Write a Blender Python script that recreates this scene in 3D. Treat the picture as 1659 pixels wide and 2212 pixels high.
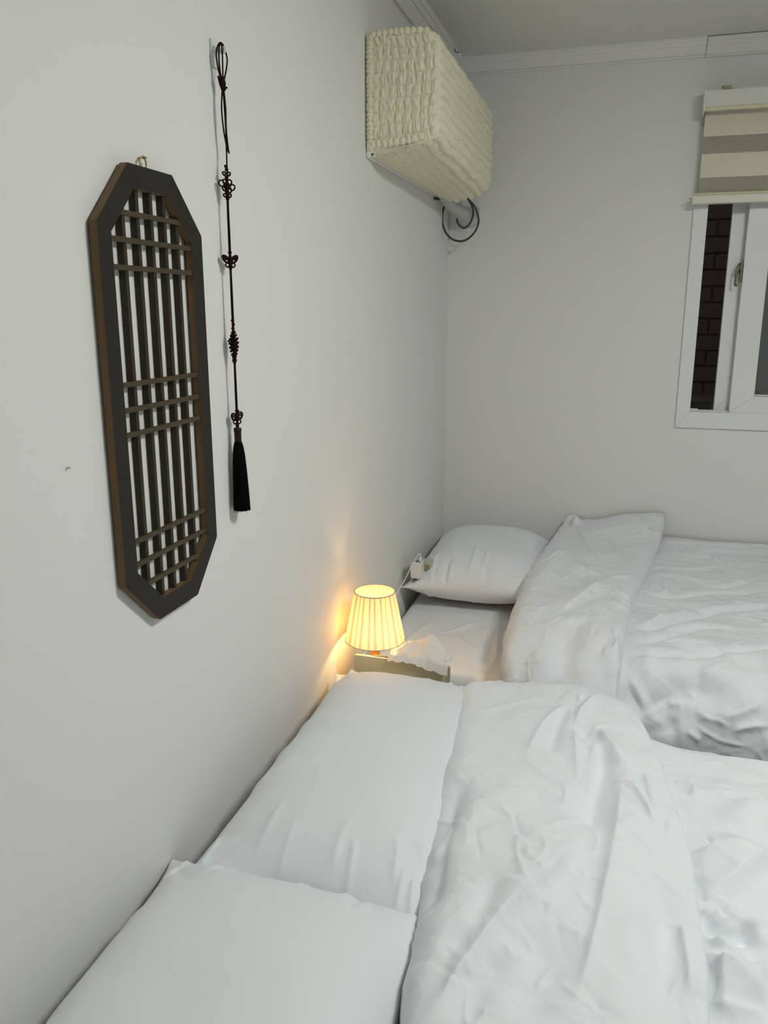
import bpy, bmesh, math, random
import numpy as np
from mathutils import Vector, Matrix

for o in list(bpy.data.objects):
    bpy.data.objects.remove(o)
scene = bpy.context.scene
C = scene.collection
PI = math.pi

# ------------------------------------------------------------------ camera, world, exposure
cam_data = bpy.data.cameras.new('camera')
cam = bpy.data.objects.new('camera', cam_data)
C.objects.link(cam)
yaw, pitch = 0.2848, 0.2433
fwd = Vector((-math.sin(yaw)*math.cos(pitch), math.cos(yaw)*math.cos(pitch), -math.sin(pitch)))
cam.location = (0.68, 0.0, 1.38)
cam.rotation_euler = fwd.to_track_quat('-Z', 'Y').to_euler()
cam_data.sensor_fit = 'HORIZONTAL'
cam_data.sensor_width = 36.0
cam_data.lens = 36.0*1766.6/1659.0
cam_data.clip_start = 0.02
scene.camera = cam

world = bpy.data.worlds.new('night')
scene.world = world
world.use_nodes = True
world.node_tree.nodes['Background'].inputs[0].default_value = (0.50, 0.47, 0.42, 1)
world.node_tree.nodes['Background'].inputs[1].default_value = 0.35

scene.view_settings.view_transform = 'Standard'
scene.view_settings.look = 'None'
scene.view_settings.gamma = 1.0
scene.view_settings.use_curve_mapping = False
scene.view_settings.exposure = 0.0
CEILING_LAMP = 61.0          # emission of the ceiling fixture's diffuser
CEILING_LAMP_POS = (1.45, 1.17, 2.245)
BULB = 215.0                 # emission of the bedside bulb

YB = 3.195      # back wall
ZC = 2.245      # ceiling
ZM = 0.40       # mattress top

# ------------------------------------------------------------------ materials
def material(name, color, rough=0.6, metal=0.0, spec=0.3, sheen=0.0, bump=None, var=None, emit=None, transmission=0.0):
    m = bpy.data.materials.new(name)
    m.use_nodes = True
    nt = m.node_tree
    b = nt.nodes['Principled BSDF']
    b.inputs['Base Color'].default_value = (*color, 1)
    b.inputs['Roughness'].default_value = rough
    b.inputs['Metallic'].default_value = metal
    b.inputs['Specular IOR Level'].default_value = spec
    b.inputs['Sheen Weight'].default_value = sheen
    b.inputs['Transmission Weight'].default_value = transmission
    if emit:
        b.inputs['Emission Color'].default_value = (*emit[0], 1)
        b.inputs['Emission Strength'].default_value = emit[1]
    co = nt.nodes.new('ShaderNodeTexCoord')
    if bump:
        scale, strength, dist, stretch = bump
        mp = nt.nodes.new('ShaderNodeMapping')
        mp.inputs['Scale'].default_value = stretch
        n = nt.nodes.new('ShaderNodeTexNoise')
        n.inputs['Scale'].default_value = scale
        n.inputs['Detail'].default_value = 4
        bp = nt.nodes.new('ShaderNodeBump')
        bp.inputs['Strength'].default_value = strength
        bp.inputs['Distance'].default_value = dist
        nt.links.new(co.outputs['Object'], mp.inputs['Vector'])
        nt.links.new(mp.outputs['Vector'], n.inputs['Vector'])
        nt.links.new(n.outputs['Fac'], bp.inputs['Height'])
        nt.links.new(bp.outputs['Normal'], b.inputs['Normal'])
    if var:
        scale, col2, stretch = var
        mp = nt.nodes.new('ShaderNodeMapping')
        mp.inputs['Scale'].default_value = stretch
        n = nt.nodes.new('ShaderNodeTexNoise')
        n.inputs['Scale'].default_value = scale
        n.inputs['Detail'].default_value = 5
        mx = nt.nodes.new('ShaderNodeMix')
        mx.data_type = 'RGBA'
        mx.inputs['A'].default_value = (*color, 1)
        mx.inputs['B'].default_value = (*col2, 1)
        nt.links.new(co.outputs['Object'], mp.inputs['Vector'])
        nt.links.new(mp.outputs['Vector'], n.inputs['Vector'])
        nt.links.new(n.outputs['Fac'], mx.inputs['Factor'])
        nt.links.new(mx.outputs['Result'], b.inputs['Base Color'])
    return m

def wallpaper(name, color, seams, axis):
    """Off-white paper with a faint woven relief and butt joints at the given coordinates."""
    m = material(name, color, 0.75, spec=0.2)
    nt = m.node_tree
    b = nt.nodes['Principled BSDF']
    co = nt.nodes.new('ShaderNodeTexCoord')
    sep = nt.nodes.new('ShaderNodeSeparateXYZ')
    nt.links.new(co.outputs['Object'], sep.inputs[0])
    mp = nt.nodes.new('ShaderNodeMapping')
    mp.inputs['Scale'].default_value = (1, 1, 0.12) 
    n = nt.nodes.new('ShaderNodeTexNoise')
    n.inputs['Scale'].default_value = 420
    n.inputs['Detail'].default_value = 3
    nt.links.new(co.outputs['Object'], mp.inputs['Vector'])
    nt.links.new(mp.outputs['Vector'], n.inputs['Vector'])
    last = n.outputs['Fac']
    mul = nt.nodes.new('ShaderNodeMath'); mul.operation = 'MULTIPLY'; mul.inputs[1].default_value = 0.25
    nt.links.new(last, mul.inputs[0]); last = mul.outputs[0]
    for s in seams:
        d = nt.nodes.new('ShaderNodeMath'); d.operation = 'SUBTRACT'; d.inputs[1].default_value = s
        nt.links.new(sep.outputs[axis], d.inputs[0])
        a = nt.nodes.new('ShaderNodeMath'); a.operation = 'ABSOLUTE'
        nt.links.new(d.outputs[0], a.inputs[0])
        r = nt.nodes.new('ShaderNodeMapRange')
        r.inputs['From Min'].default_value = 0.0; r.inputs['From Max'].default_value = 0.0022
        r.inputs['To Min'].default_value = -0.8; r.inputs['To Max'].default_value = 0.0
        nt.links.new(a.outputs[0], r.inputs['Value'])
        ad = nt.nodes.new('ShaderNodeMath'); ad.operation = 'ADD'
        nt.links.new(last, ad.inputs[0]); nt.links.new(r.outputs['Result'], ad.inputs[1]); last = ad.outputs[0]
    bp = nt.nodes.new('ShaderNodeBump')
    bp.inputs['Strength'].default_value = 0.22
    bp.inputs['Distance'].default_value = 0.001
    nt.links.new(last, bp.inputs['Height'])
    nt.links.new(bp.outputs['Normal'], b.inputs['Normal'])
    return m

M = {}
M['wall_left'] = wallpaper('wallpaper_left', (0.80, 0.805, 0.785), (1.275, 0.705), 1)
M['wall_back'] = wallpaper('wallpaper_back', (0.80, 0.805, 0.785), (0.515,), 0)
M['wall'] = material('wallpaper_plain', (0.78, 0.785, 0.76), 0.75, spec=0.2)
M['ceiling'] = material('ceiling_paper', (0.76, 0.755, 0.72), 0.8, spec=0.2, bump=(300, 0.15, 0.001, (1, 1, 1)))
M['trim'] = material('painted_moulding', (0.80, 0.80, 0.78), 0.5)
M['floor'] = material('floor_laminate', (0.42, 0.33, 0.23), 0.45, var=(6, (0.30, 0.22, 0.15), (1, 12, 1)))
M['cotton'] = material('white_cotton', (0.79, 0.825, 0.86), 0.75, spec=0.25, sheen=0.15, bump=(900, 0.10, 0.0006, (1, 1, 1)))
def crumpled(m, dist):
    nt = m.node_tree
    b = nt.nodes['Principled BSDF']
    old = b.inputs['Normal'].links[0].from_node
    co = nt.nodes.new('ShaderNodeTexCoord')
    wn = nt.nodes.new('ShaderNodeTexNoise'); wn.inputs['Scale'].default_value = 7; wn.inputs['Detail'].default_value = 3
    va = nt.nodes.new('ShaderNodeVectorMath'); va.operation = 'MULTIPLY_ADD'
    va.inputs[1].default_value = (0.10, 0.10, 0.02)
    nt.links.new(co.outputs['Object'], wn.inputs['Vector'])
    nt.links.new(wn.outputs['Color'], va.inputs[0]); nt.links.new(co.outputs['Object'], va.inputs[2])
    last = None
    for sc, am in ((9, 1.0), (21, 0.42)):
        vo = nt.nodes.new('ShaderNodeTexVoronoi'); vo.inputs['Scale'].default_value = sc
        vo.feature = 'F1'
        mp = nt.nodes.new('ShaderNodeMapping'); mp.inputs['Scale'].default_value = (1.0, 0.72, 0.85); mp.inputs['Rotation'].default_value = (0, 0, 0.4)
        nt.links.new(va.outputs[0], mp.inputs['Vector']); nt.links.new(mp.outputs['Vector'], vo.inputs['Vector'])
        mu = nt.nodes.new('ShaderNodeMath'); mu.operation = 'MULTIPLY'; mu.inputs[1].default_value = am
        nt.links.new(vo.outputs['Distance'], mu.inputs[0])
        if last is None: last = mu
        else:
            ad = nt.nodes.new('ShaderNodeMath'); ad.operation = 'ADD'
            nt.links.new(last.outputs[0], ad.inputs[0]); nt.links.new(mu.outputs[0], ad.inputs[1]); last = ad
    bp = nt.nodes.new('ShaderNodeBump'); bp.inputs['Strength'].default_value = 1.0; bp.inputs['Distance'].default_value = dist
    nt.links.new(last.outputs[0], bp.inputs['Height'])
    nt.links.new(old.outputs['Normal'], bp.inputs['Normal'])
    nt.links.new(bp.outputs['Normal'], b.inputs['Normal'])
crumpled(M['cotton'], 0.009)
M['sateen'] = material('pillowcase_cotton', (0.79, 0.825, 0.86), 0.55, spec=0.35, sheen=0.1, bump=(900, 0.06, 0.0005, (1, 1, 1)))
M['sheet'] = material('sheet_cotton', (0.77, 0.785, 0.80), 0.8, spec=0.2, bump=(900, 0.10, 0.0006, (1, 1, 1)))
M['bed_base'] = material('bed_base_fabric', (0.30, 0.29, 0.27), 0.85, bump=(500, 0.3, 0.001, (1, 1, 1)))
M['frame_wood'] = material('dark_stained_wood', (0.031, 0.0255, 0.021), 0.6, spec=0.22, bump=(60, 0.15, 0.0006, (12, 12, 0.6)), var=(40, (0.022, 0.017, 0.015), (8, 8, 0.5)))
M['frame_edge'] = material('brown_edge_wood', (0.19, 0.115, 0.05), 0.55, var=(60, (0.12, 0.07, 0.032), (6, 6, 0.4)))
M['slat'] = material('lattice_wood', (0.050, 0.038, 0.020), 0.6, var=(70, (0.026, 0.020, 0.011), (5, 5, 0.4)))
M['bar'] = material('lattice_bar_wood', (0.085, 0.066, 0.038), 0.55, var=(70, (0.045, 0.034, 0.018), (5, 0.8, 5)))
M['brass'] = material('brass', (0.55, 0.42, 0.20), 0.35, metal=1.0)
M['white_plastic'] = material('white_plastic', (0.80, 0.81, 0.80), 0.35, spec=0.5)
M['grey_plastic'] = material('grey_plastic', (0.50, 0.51, 0.47), 0.45, spec=0.4)
M['olive_plastic'] = material('olive_plastic', (0.26, 0.27, 0.20), 0.5)
M['black'] = material('black_rubber', (0.012, 0.012, 0.011), 0.6)
M['cord'] = material('maroon_cord', (0.016, 0.003, 0.005), 0.75, spec=0.15)
M['tassel'] = material('black_silk', (0.003, 0.002, 0.0025), 0.8, spec=0.06)
M['tassel_cap'] = material('maroon_wrap', (0.013, 0.0035, 0.0055), 0.45, bump=(900, 0.4, 0.001, (0.2, 0.2, 1)))
M['seersucker'] = material('cream_seersucker', (0.82, 0.785, 0.60), 0.8, spec=0.15, sheen=0.2, bump=(260, 0.35, 0.0015, (1, 1, 0.35)))
M['ac_white'] = material('ac_plastic', (0.80, 0.80, 0.78), 0.4)
M['tape'] = material('grey_pipe_tape', (0.52, 0.53, 0.50), 0.5, spec=0.4)
M['paper'] = material('patch_paper', (0.76, 0.765, 0.745), 0.75)
M['dark_cord'] = material('dark_grey_cable', (0.055, 0.058, 0.052), 0.45)
M['blind'] = material('cream_blind_fabric', (0.74, 0.71, 0.58), 0.8, bump=(700, 0.25, 0.001, (0.25, 1, 1)))
M['blind_rail'] = material('cream_blind_rail', (0.78, 0.76, 0.66), 0.45)
M['blind_lip'] = material('cream_valance_lip', (0.72, 0.68, 0.49), 0.5)
M['valance'] = material('white_valance', (0.76, 0.76, 0.72), 0.5)
M['upvc'] = material('white_upvc', (0.80, 0.815, 0.815), 0.35, spec=0.4)
M['bronze'] = material('bronze_lock', (0.20, 0.18, 0.135), 0.35, metal=0.8)
M['brick'] = material('dark_brick', (0.24, 0.185, 0.16), 0.9, bump=(120, 0.6, 0.004, (1, 1, 1)), var=(25, (0.17, 0.138, 0.125), (1, 1, 1)))
M['mortar'] = material('mortar', (0.33, 0.29, 0.26), 0.95)
M['leather'] = material('olive_leather', (0.60, 0.58, 0.42), 0.5, spec=0.35, bump=(420, 0.55, 0.0012, (1, 1, 1)))
M['leather_edge'] = material('olive_leather_edge', (0.46, 0.445, 0.32), 0.5, bump=(420, 0.4, 0.001, (1, 1, 1)))
M['lamp_wood'] = material('honey_wood', (0.55, 0.26, 0.075), 0.45, var=(50, (0.40, 0.165, 0.04), (8, 8, 0.5)))
M['ring'] = material('shade_binding', (0.45, 0.42, 0.35), 0.6)

def thin_sheet(name, color, trans_color, fac, gloss=0.0):
    m = bpy.data.materials.new(name); m.use_nodes = True
    nt = m.node_tree
    out = nt.nodes['Material Output']
    nt.nodes.remove(nt.nodes['Principled BSDF'])
    d = nt.nodes.new('ShaderNodeBsdfDiffuse'); d.inputs['Color'].default_value = (*color, 1)
    t = nt.nodes.new('ShaderNodeBsdfTranslucent'); t.inputs['Color'].default_value = (*trans_color, 1)
    mx = nt.nodes.new('ShaderNodeMixShader'); mx.inputs[0].default_value = fac
    nt.links.new(d.outputs[0], mx.inputs[1]); nt.links.new(t.outputs[0], mx.inputs[2])
    nt.links.new(mx.outputs[0], out.inputs[0])
    return m, nt, mx, d, t

def lampshade_material():
    m, nt, mx, d, t = thin_sheet('pleated_shade_fabric', (0.80, 0.73, 0.66), (0.95, 0.74, 0.38), 0.5)
    # doubled cloth in the pleat overlaps lets less light through (attribute set on the mesh)
    at = nt.nodes.new('ShaderNodeAttribute'); at.attribute_name = 'fold'
    r = nt.nodes.new('ShaderNodeMapRange')
    r.inputs['To Min'].default_value = 0.46; r.inputs['To Max'].default_value = 0.11
    nt.links.new(at.outputs['Fac'], r.inputs['Value'])
    nt.links.new(r.outputs['Result'], mx.inputs[0])
    return m
M['shade'] = lampshade_material()
M['tissue'] = thin_sheet('white_tissue', (0.86, 0.855, 0.84), (0.75, 0.74, 0.70), 0.2)[0]
M['sheer'] = thin_sheet('sheer_blind_fabric', (0.66, 0.63, 0.51), (0.6, 0.58, 0.47), 0.35)[0]

def emission(name, color, strength):
    m = bpy.data.materials.new(name); m.use_nodes = True
    nt = m.node_tree
    nt.nodes.remove(nt.nodes['Principled BSDF'])
    e = nt.nodes.new('ShaderNodeEmission')
    e.inputs[0].default_value = (*color, 1); e.inputs[1].default_value = strength
    nt.links.new(e.outputs[0], nt.nodes['Material Output'].inputs[0])
    return m
M['diffuser'] = emission('ceiling_diffuser', (0.99, 1.0, 0.955), CEILING_LAMP)
M['bulb'] = emission('warm_bulb', (1.0, 0.60, 0.22), BULB)

def glass_material(name, tint, rough, fac):
    """Thin pane: mostly see-through with a surface reflection (no refraction offset)."""
    m = bpy.data.materials.new(name); m.use_nodes = True
    nt = m.node_tree
    nt.nodes.remove(nt.nodes['Principled BSDF'])
    tr = nt.nodes.new('ShaderNodeBsdfTransparent'); tr.inputs[0].default_value = (*tint, 1)
    gl = nt.nodes.new('ShaderNodeBsdfGlossy'); gl.inputs['Roughness'].default_value = rough
    gl.inputs['Color'].default_value = (0.9, 0.92, 0.92, 1)
    mx = nt.nodes.new('ShaderNodeMixShader'); mx.inputs[0].default_value = fac
    nt.links.new(tr.outputs[0], mx.inputs[1]); nt.links.new(gl.outputs[0], mx.inputs[2])
    nt.links.new(mx.outputs[0], nt.nodes['Material Output'].inputs[0])
    return m
M['glass'] = glass_material('clear_glass', (0.90, 0.92, 0.91), 0.02, 0.05)
M['frosted'] = material('frosted_glass', (0.10, 0.108, 0.102), 0.35, spec=0.5)

# ------------------------------------------------------------------ object helpers
def obj_from(name, verts, faces, m, parent=None, smooth=True, mats=None, fmats=None):
    me = bpy.data.meshes.new(name)
    verts = np.asarray(verts, dtype=float)
    if parent is not None:
        verts = verts - root_loc(parent)
    me.from_pydata(verts.tolist(), [], [tuple(f) for f in faces])
    for x in (mats or [m]):
        me.materials.append(x)
    if fmats is not None:
        me.polygons.foreach_set('material_index', np.asarray(fmats, dtype=np.int32))
    me.polygons.foreach_set('use_smooth', np.full(len(me.polygons), smooth, dtype=bool))
    me.update()
    o = bpy.data.objects.new(name, me)
    C.objects.link(o)
    if parent is not None:
        o.parent = parent
    return o

def root_loc(p):
    v = np.zeros(3)
    while p is not None:
        v += np.array(p.location); p = p.parent
    return v

def thing(name, label, cat, loc, group=None):
    o = bpy.data.objects.new(name, None)
    o.empty_display_size = 0.05
    o.location = loc
    C.objects.link(o)
    return tag(o, label, cat, group)

def tag(o, label, cat, group=None):
    o['label'] = label; o['category'] = cat
    if group: o['group'] = group
    return o

def structure(o, label=None, cat=None):
    o['kind'] = 'structure'
    if label: o['label'] = label
    if cat: o['category'] = cat
    return o

def recentre(o):
    """Move a one-mesh thing's origin to the middle of its underside."""
    n = len(o.data.vertices)
    co = np.empty(n*3); o.data.vertices.foreach_get('co', co); co = co.reshape(-1, 3)
    c = (co.min(0)+co.max(0))/2; c[2] = co[:, 2].min()
    o.data.vertices.foreach_set('co', (co-c).ravel()); o.data.update()
    o.location = c
    return o

class MB:
    """Collects shapes into one mesh."""
    def __init__(s): s.v = []; s.f = []
    def add(s, verts, faces):
        n = len(s.v); s.v += [tuple(map(float, p)) for p in verts]
        s.f += [tuple(i+n for i in f) for f in faces]; return s
    def box(s, x0, x1, y0, y1, z0, z1, bevel=0.0):
        if bevel <= 0:
            v = [(x, y, z) for x in (x0, x1) for y in (y0, y1) for z in (z0, z1)]
            return s.add(v, [(0, 1, 3, 2), (4, 6, 7, 5), (0, 4, 5, 1), (2, 3, 7, 6), (0, 2, 6, 4), (1, 5, 7, 3)])
        bm = bmesh.new()
        bmesh.ops.create_cube(bm, size=1)
        for p in bm.verts:
            p.co = ((x0+x1)/2+p.co.x*(x1-x0), (y0+y1)/2+p.co.y*(y1-y0), (z0+z1)/2+p.co.z*(z1-z0))
        bmesh.ops.bevel(bm, geom=bm.edges[:], offset=bevel, segments=2, affect='EDGES', profile=0.6)
        return s.bm(bm)
    def bm(s, bm):
        bm.verts.index_update()
        s.add([p.co[:] for p in bm.verts], [[q.index for q in f.verts] for f in bm.faces]); bm.free(); return s
    def prism(s, poly, axis, a, b):
        """Polygon in the two other axes, extruded from a to b along axis 0/1/2."""
        n = len(poly)
        def mk(p, t):
            q = list(p); q.insert(axis, t); return q
        v = [mk(p, a) for p in poly]+[mk(p, b) for p in poly]
        f = [tuple(range(n)), tuple(range(2*n-1, n-1, -1))]+[(i, i+n, (i+1) % n+n, (i+1) % n) for i in range(n)]
        return s.add(v, f)
    def tube(s, pts, r, n=8, closed=False):
        v, f = tube_geo(pts, r, n, closed); return s.add(v, f)
    def ball(s, c, r, n=8, squash=(1, 1, 1)):
        v = []; f = []
        rings = n//2+1
        for i in range(rings+1):
            th = PI*i/rings
            for j in range(n):
                ph = 2*PI*j/n
                v.append((c[0]+r*squash[0]*math.sin(th)*math.cos(ph), c[1]+r*squash[1]*math.sin(th)*math.sin(ph), c[2]+r*squash[2]*math.cos(th)))
        for i in range(rings):
            for j in range(n):
                f.append((i*n+j, i*n+(j+1) % n, (i+1)*n+(j+1) % n, (i+1)*n+j))
        return s.add(v, f)
    def build(s, name, m, parent=None, smooth=False):
        o = obj_from(name, s.v, s.f, m, parent, smooth)
        bm = bmesh.new(); bm.from_mesh(o.data)
        bmesh.ops.recalc_face_normals(bm, faces=bm.faces[:])
        bm.to_mesh(o.data); bm.free()
        return o

def smooth_path(pts, k=6, closed=False):
    P = [np.array(p, float) for p in pts]; n = len(P); out = []
    rng = range(n) if closed else range(n-1)
    for i in rng:
        if closed: a, b, c, d = P[i-1], P[i], P[(i+1) % n], P[(i+2) % n]
        else: a, b, c, d = P[max(i-1, 0)], P[i], P[i+1], P[min(i+2, n-1)]
        for j in range(k):
            t = j/k
            out.append(0.5*((2*b)+(c-a)*t+(2*a-5*b+4*c-d)*t*t+(3*b-a-3*c+d)*t**3))
    if not closed: out.append(P[-1])
    return out

def tube_geo(pts, r, n=8, closed=False):
    P = [np.array(p, float) for p in pts]; N = len(P)
    R = r if hasattr(r, '__len__') else [r]*N
    up = None; v = []; f = []
    for i in range(N):
        if closed: t = P[(i+1) % N]-P[i-1]
        else: t = P[min(i+1, N-1)]-P[max(i-1, 0)]
        t = t/(np.linalg.norm(t)+1e-12)
        if up is None:
            up = np.array([0, 0, 1.0]) if abs(t[2]) < 0.9 else np.array([1.0, 0, 0])
        up = up-t*(up@t); up /= (np.linalg.norm(up)+1e-12)
        w = np.cross(t, up)
        for j in range(n):
            a = 2*PI*j/n
            v.append(P[i]+R[i]*(math.cos(a)*up+math.sin(a)*w))
    M_ = N if closed else N-1
    for i in range(M_):
        k = (i+1) % N
        for j in range(n):
            f.append((i*n+j, i*n+(j+1) % n, k*n+(j+1) % n, k*n+j))
    if not closed:
        f.append(tuple(range(n-1, -1, -1))); f.append(tuple((N-1)*n+j for j in range(n)))
    return v, f

def grid_faces(nu, nv, off=0, flip=False):
    i = np.arange(nu-1)[:, None]*nv+np.arange(nv-1)[None, :]+off
    q = np.stack([i, i+nv, i+nv+1, i+1], -1).reshape(-1, 4)
    if flip: q = q[:, ::-1]
    return q.tolist()

# ------------------------------------------------------------------ noise and folds
def perlin(x, y, seed=0):
    rng = np.random.RandomState(seed)
    g = rng.rand(256, 256)*2*PI
    xi = np.floor(x).astype(int); yi = np.floor(y).astype(int)
    xf = x-xi; yf = y-yi
    def dot(ix, iy, dx, dy):
        a = g[ix & 255, iy & 255]; return np.cos(a)*dx+np.sin(a)*dy
    u = xf**3*(xf*(xf*6-15)+10); v = yf**3*(yf*(yf*6-15)+10)
    n00 = dot(xi, yi, xf, yf); n10 = dot(xi+1, yi, xf-1, yf)
    n01 = dot(xi, yi+1, xf, yf-1); n11 = dot(xi+1, yi+1, xf-1, yf-1)
    return ((n00*(1-u)+n10*u)*(1-v)+(n01*(1-u)+n11*u)*v)*1.4

def fbm(x, y, seed=0, octv=4):
    s = 0; a = 1.0
    for k in range(octv):
        s = s+a*perlin(x*2**k, y*2**k, seed+k*7); a *= 0.5
    return s

def fold_field(X, Y, folds):
    """Height given by a list of folds (type, height, width left, width right, polyline)."""
    H = np.zeros_like(X)
    for typ, amp, w, w2, pts in folds:
        P = np.array(pts, float)
        if len(P) > 2: P = np.array(smooth_path(P, 4))
        seg = np.diff(P, axis=0); L = np.linalg.norm(seg, axis=1); cum = np.concatenate([[0], np.cumsum(L)]); T = cum[-1]
        reach = 3.2*max(w, w2)
        lo = P.min(0)-reach; hi = P.max(0)+reach
        mask = (X > lo[0]) & (X < hi[0]) & (Y > lo[1]) & (Y < hi[1])
        if not mask.any(): continue
        x = X[mask]; y = Y[mask]
        best = np.full(x.shape, 1e9); sd = np.zeros_like(x); tt = np.zeros_like(x)
        for i in range(len(seg)):
            if L[i] < 1e-9: continue
            d = seg[i]/L[i]
            px = x-P[i, 0]; py = y-P[i, 1]
            al = np.clip(px*d[0]+py*d[1], 0, L[i])
            ex = px-al*d[0]; ey = py-al*d[1]
            dist = np.hypot(ex, ey)
            cr = d[0]*py-d[1]*px
            b = dist < best
            best = np.where(b, dist, best); sd = np.where(b, np.sign(cr)*dist, sd); tt = np.where(b, cum[i]+al, tt)
        t = tt/T
        env = np.clip(np.minimum(t, 1-t)*4, 0, 1); env = env*env*(3-2*env)
        if typ == 'r': prof = np.exp(-(best/w)**2)
        elif typ == 'c': prof = np.exp(-(best/w)**1.15)
        else: prof = np.where(sd > 0, np.exp(-(np.abs(sd)/w)**1.35), np.exp(-(np.abs(sd)/w2)**1.35))
        H[mask] += amp*env*prof
    return H

def crumple(X, Y, n, amp, length, width, seed, main_dir=None, spread=PI):
    """Many small random creases, as in washed cotton."""
    rng = random.Random(seed)
    lo = (X.min(), Y.min()); hi = (X.max(), Y.max())
    folds = []
    for k in range(n):
        a = (main_dir if main_dir is not None else 0)+rng.uniform(-spread, spread)
        l = length*rng.uniform(0.4, 1.3); cx = rng.uniform(lo[0], hi[0]); cy = rng.uniform(lo[1], hi[1])
        b = a+rng.uniform(-0.5, 0.5)
        pts = [(cx-l/2*math.cos(a), cy-l/2*math.sin(a)), (cx, cy), (cx+l/2*math.cos(b), cy+l/2*math.sin(b))]
        folds.append((rng.choice(['c', 'c', 'a', 'r']), amp*rng.uniform(0.4, 1.2)*rng.choice([1, 1, -0.6]), width*rng.uniform(0.6, 1.6), width*rng.uniform(1, 4), pts))
    return fold_field(X, Y, folds)

# fold lines of the bedclothes in room coordinates: (type, height, width left, width right, points)
NF = [
   ('a',0.012,0.011,0.06,[(0.666,0.822),(0.68,0.914),(0.693,1.009),(0.705,1.129),(0.716,1.268),(0.72,1.366),(0.719,1.477)]) ,
   ('a',0.016,0.07,0.01,[(0.5,0.774),(0.517,0.848),(0.535,0.904),(0.565,0.981),(0.598,1.047),(0.623,1.09),(0.642,1.155),(0.662,1.227)]) ,
   ('r',-0.014,0.022,0,[(0.438,1.346),(0.441,1.228),(0.447,1.128),(0.454,1.02),(0.459,0.936)]) ,
   ('r',-0.01,0.02,0,[(0.545,1.077),(0.54,1.001),(0.523,0.925),(0.499,0.854),(0.481,0.795)]) ,
   ('r',-0.02,0.028,0,[(0.694,1.513),(0.677,1.384),(0.672,1.282),(0.662,1.227)]) ,
   ('c',0.012,0.009,0,[(0.676,1.526),(0.66,1.41),(0.654,1.333)]) ,
   ('r',0.012,0.02,0,[(0.67,1.57),(0.702,1.524),(0.723,1.461)]) ,
   ('c',0.014,0.009,0,[(0.672,1.71),(0.649,1.644),(0.625,1.557)]) ,
   ('c',0.007,0.008,0,[(0.607,1.653),(0.566,1.54),(0.545,1.409)]) ,
   ('c',0.005,0.007,0,[(0.577,1.672),(0.487,1.618),(0.415,1.561)]) ,
   ('r',-0.009,0.014,0,[(0.601,1.631),(0.59,1.519),(0.59,1.422)]) ,
   ('c',0.006,0.007,0,[(0.626,1.567),(0.637,1.453),(0.648,1.345)]) ,
   ('r',-0.01,0.018,0,[(0.644,1.572),(0.654,1.537),(0.688,1.547)]) ,
   ('a',0.01,0.006,0.03,[(0.813,0.938),(0.811,1.009),(0.805,1.083)]) ,
   ('c',0.008,0.006,0,[(0.762,1.489),(0.772,1.381),(0.776,1.319)]) ,
   ('c',0.007,0.007,0,[(0.724,1.437),(0.755,1.376),(0.781,1.3)]) ,
   ('c',0.005,0.006,0,[(0.542,1.4),(0.596,1.353),(0.657,1.319)]) ,
   ('c',0.004,0.005,0,[(0.576,1.317),(0.616,1.3),(0.658,1.291)]) ,
   ('r',-0.01,0.03,0,[(0.617,0.991),(0.621,0.893),(0.614,0.807)]) ,
   ('r',-0.008,0.025,0,[(0.577,0.92),(0.556,0.852),(0.549,0.788)]) ,
   ('r',0.008,0.03,0,[(0.748,1.106),(0.742,0.988),(0.731,0.841)]) ,
   ('r',-0.007,0.02,0,[(0.782,1.168),(0.784,1.044),(0.773,0.901)]) ,
   ('c',0.005,0.006,0,[(0.565,1.055),(0.596,1.066),(0.62,1.089)]) ,
   ('c',0.005,0.006,0,[(0.574,0.94),(0.589,0.919),(0.605,0.932)]) ,
   ('c',0.004,0.006,0,[(0.718,1.256),(0.736,1.28),(0.75,1.311)]) ,
   ('c',0.004,0.006,0,[(0.739,1.262),(0.763,1.226),(0.783,1.208)]) ,
   ('c',0.004,0.005,0,[(0.431,1.105),(0.44,1.144),(0.445,1.189)]) ,
   ('c',0.004,0.005,0,[(0.426,1.322),(0.459,1.298)]) ,
]
NM = [
   ('a',0.014,0.05,0.014,[(0.84,1.193),(0.878,1.218),(0.919,1.28),(0.965,1.347)]) ,
   ('c',0.008,0.01,0,[(0.841,1.16),(0.853,1.146),(0.867,1.162)]) ,
   ('r',-0.012,0.02,0,[(0.843,1.136),(0.878,1.115),(0.922,1.133)]) ,
   ('a',0.016,0.012,0.05,[(0.841,1.082),(0.873,1.071),(0.902,1.046),(0.931,1.034)]) ,
   ('r',-0.012,0.018,0,[(0.84,1.057),(0.878,1.058),(0.92,1.039)]) ,
   ('a',0.01,0.012,0.04,[(0.84,1.028),(0.874,1.022),(0.912,0.979)]) ,
   ('c',0.008,0.01,0,[(0.771,1.617),(0.803,1.538),(0.804,1.459)]) ,
   ('c',0.008,0.01,0,[(0.855,1.579),(0.855,1.505)]) ,
   ('c',0.006,0.008,0,[(0.821,1.569),(0.854,1.562)]) ,
   ('c',0.006,0.012,0,[(0.867,1.565),(0.923,1.548),(0.995,1.557)]) ,
   ('r',0.008,0.03,0,[(0.91,1.431),(0.949,1.501),(0.993,1.545)]) ,
   ('r',0.01,0.04,0,[(0.847,1.332),(0.877,1.315),(0.949,1.387)]) ,
   ('c',0.006,0.01,0,[(0.871,1.168),(0.906,1.149),(0.936,1.148)]) ,
   ('c',0.005,0.01,0,[(0.84,0.962),(0.867,0.955),(0.909,0.961)]) ,
   ('c',0.005,0.01,0,[(0.84,1.193),(0.869,1.188),(0.895,1.161)]) ,
]
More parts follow.
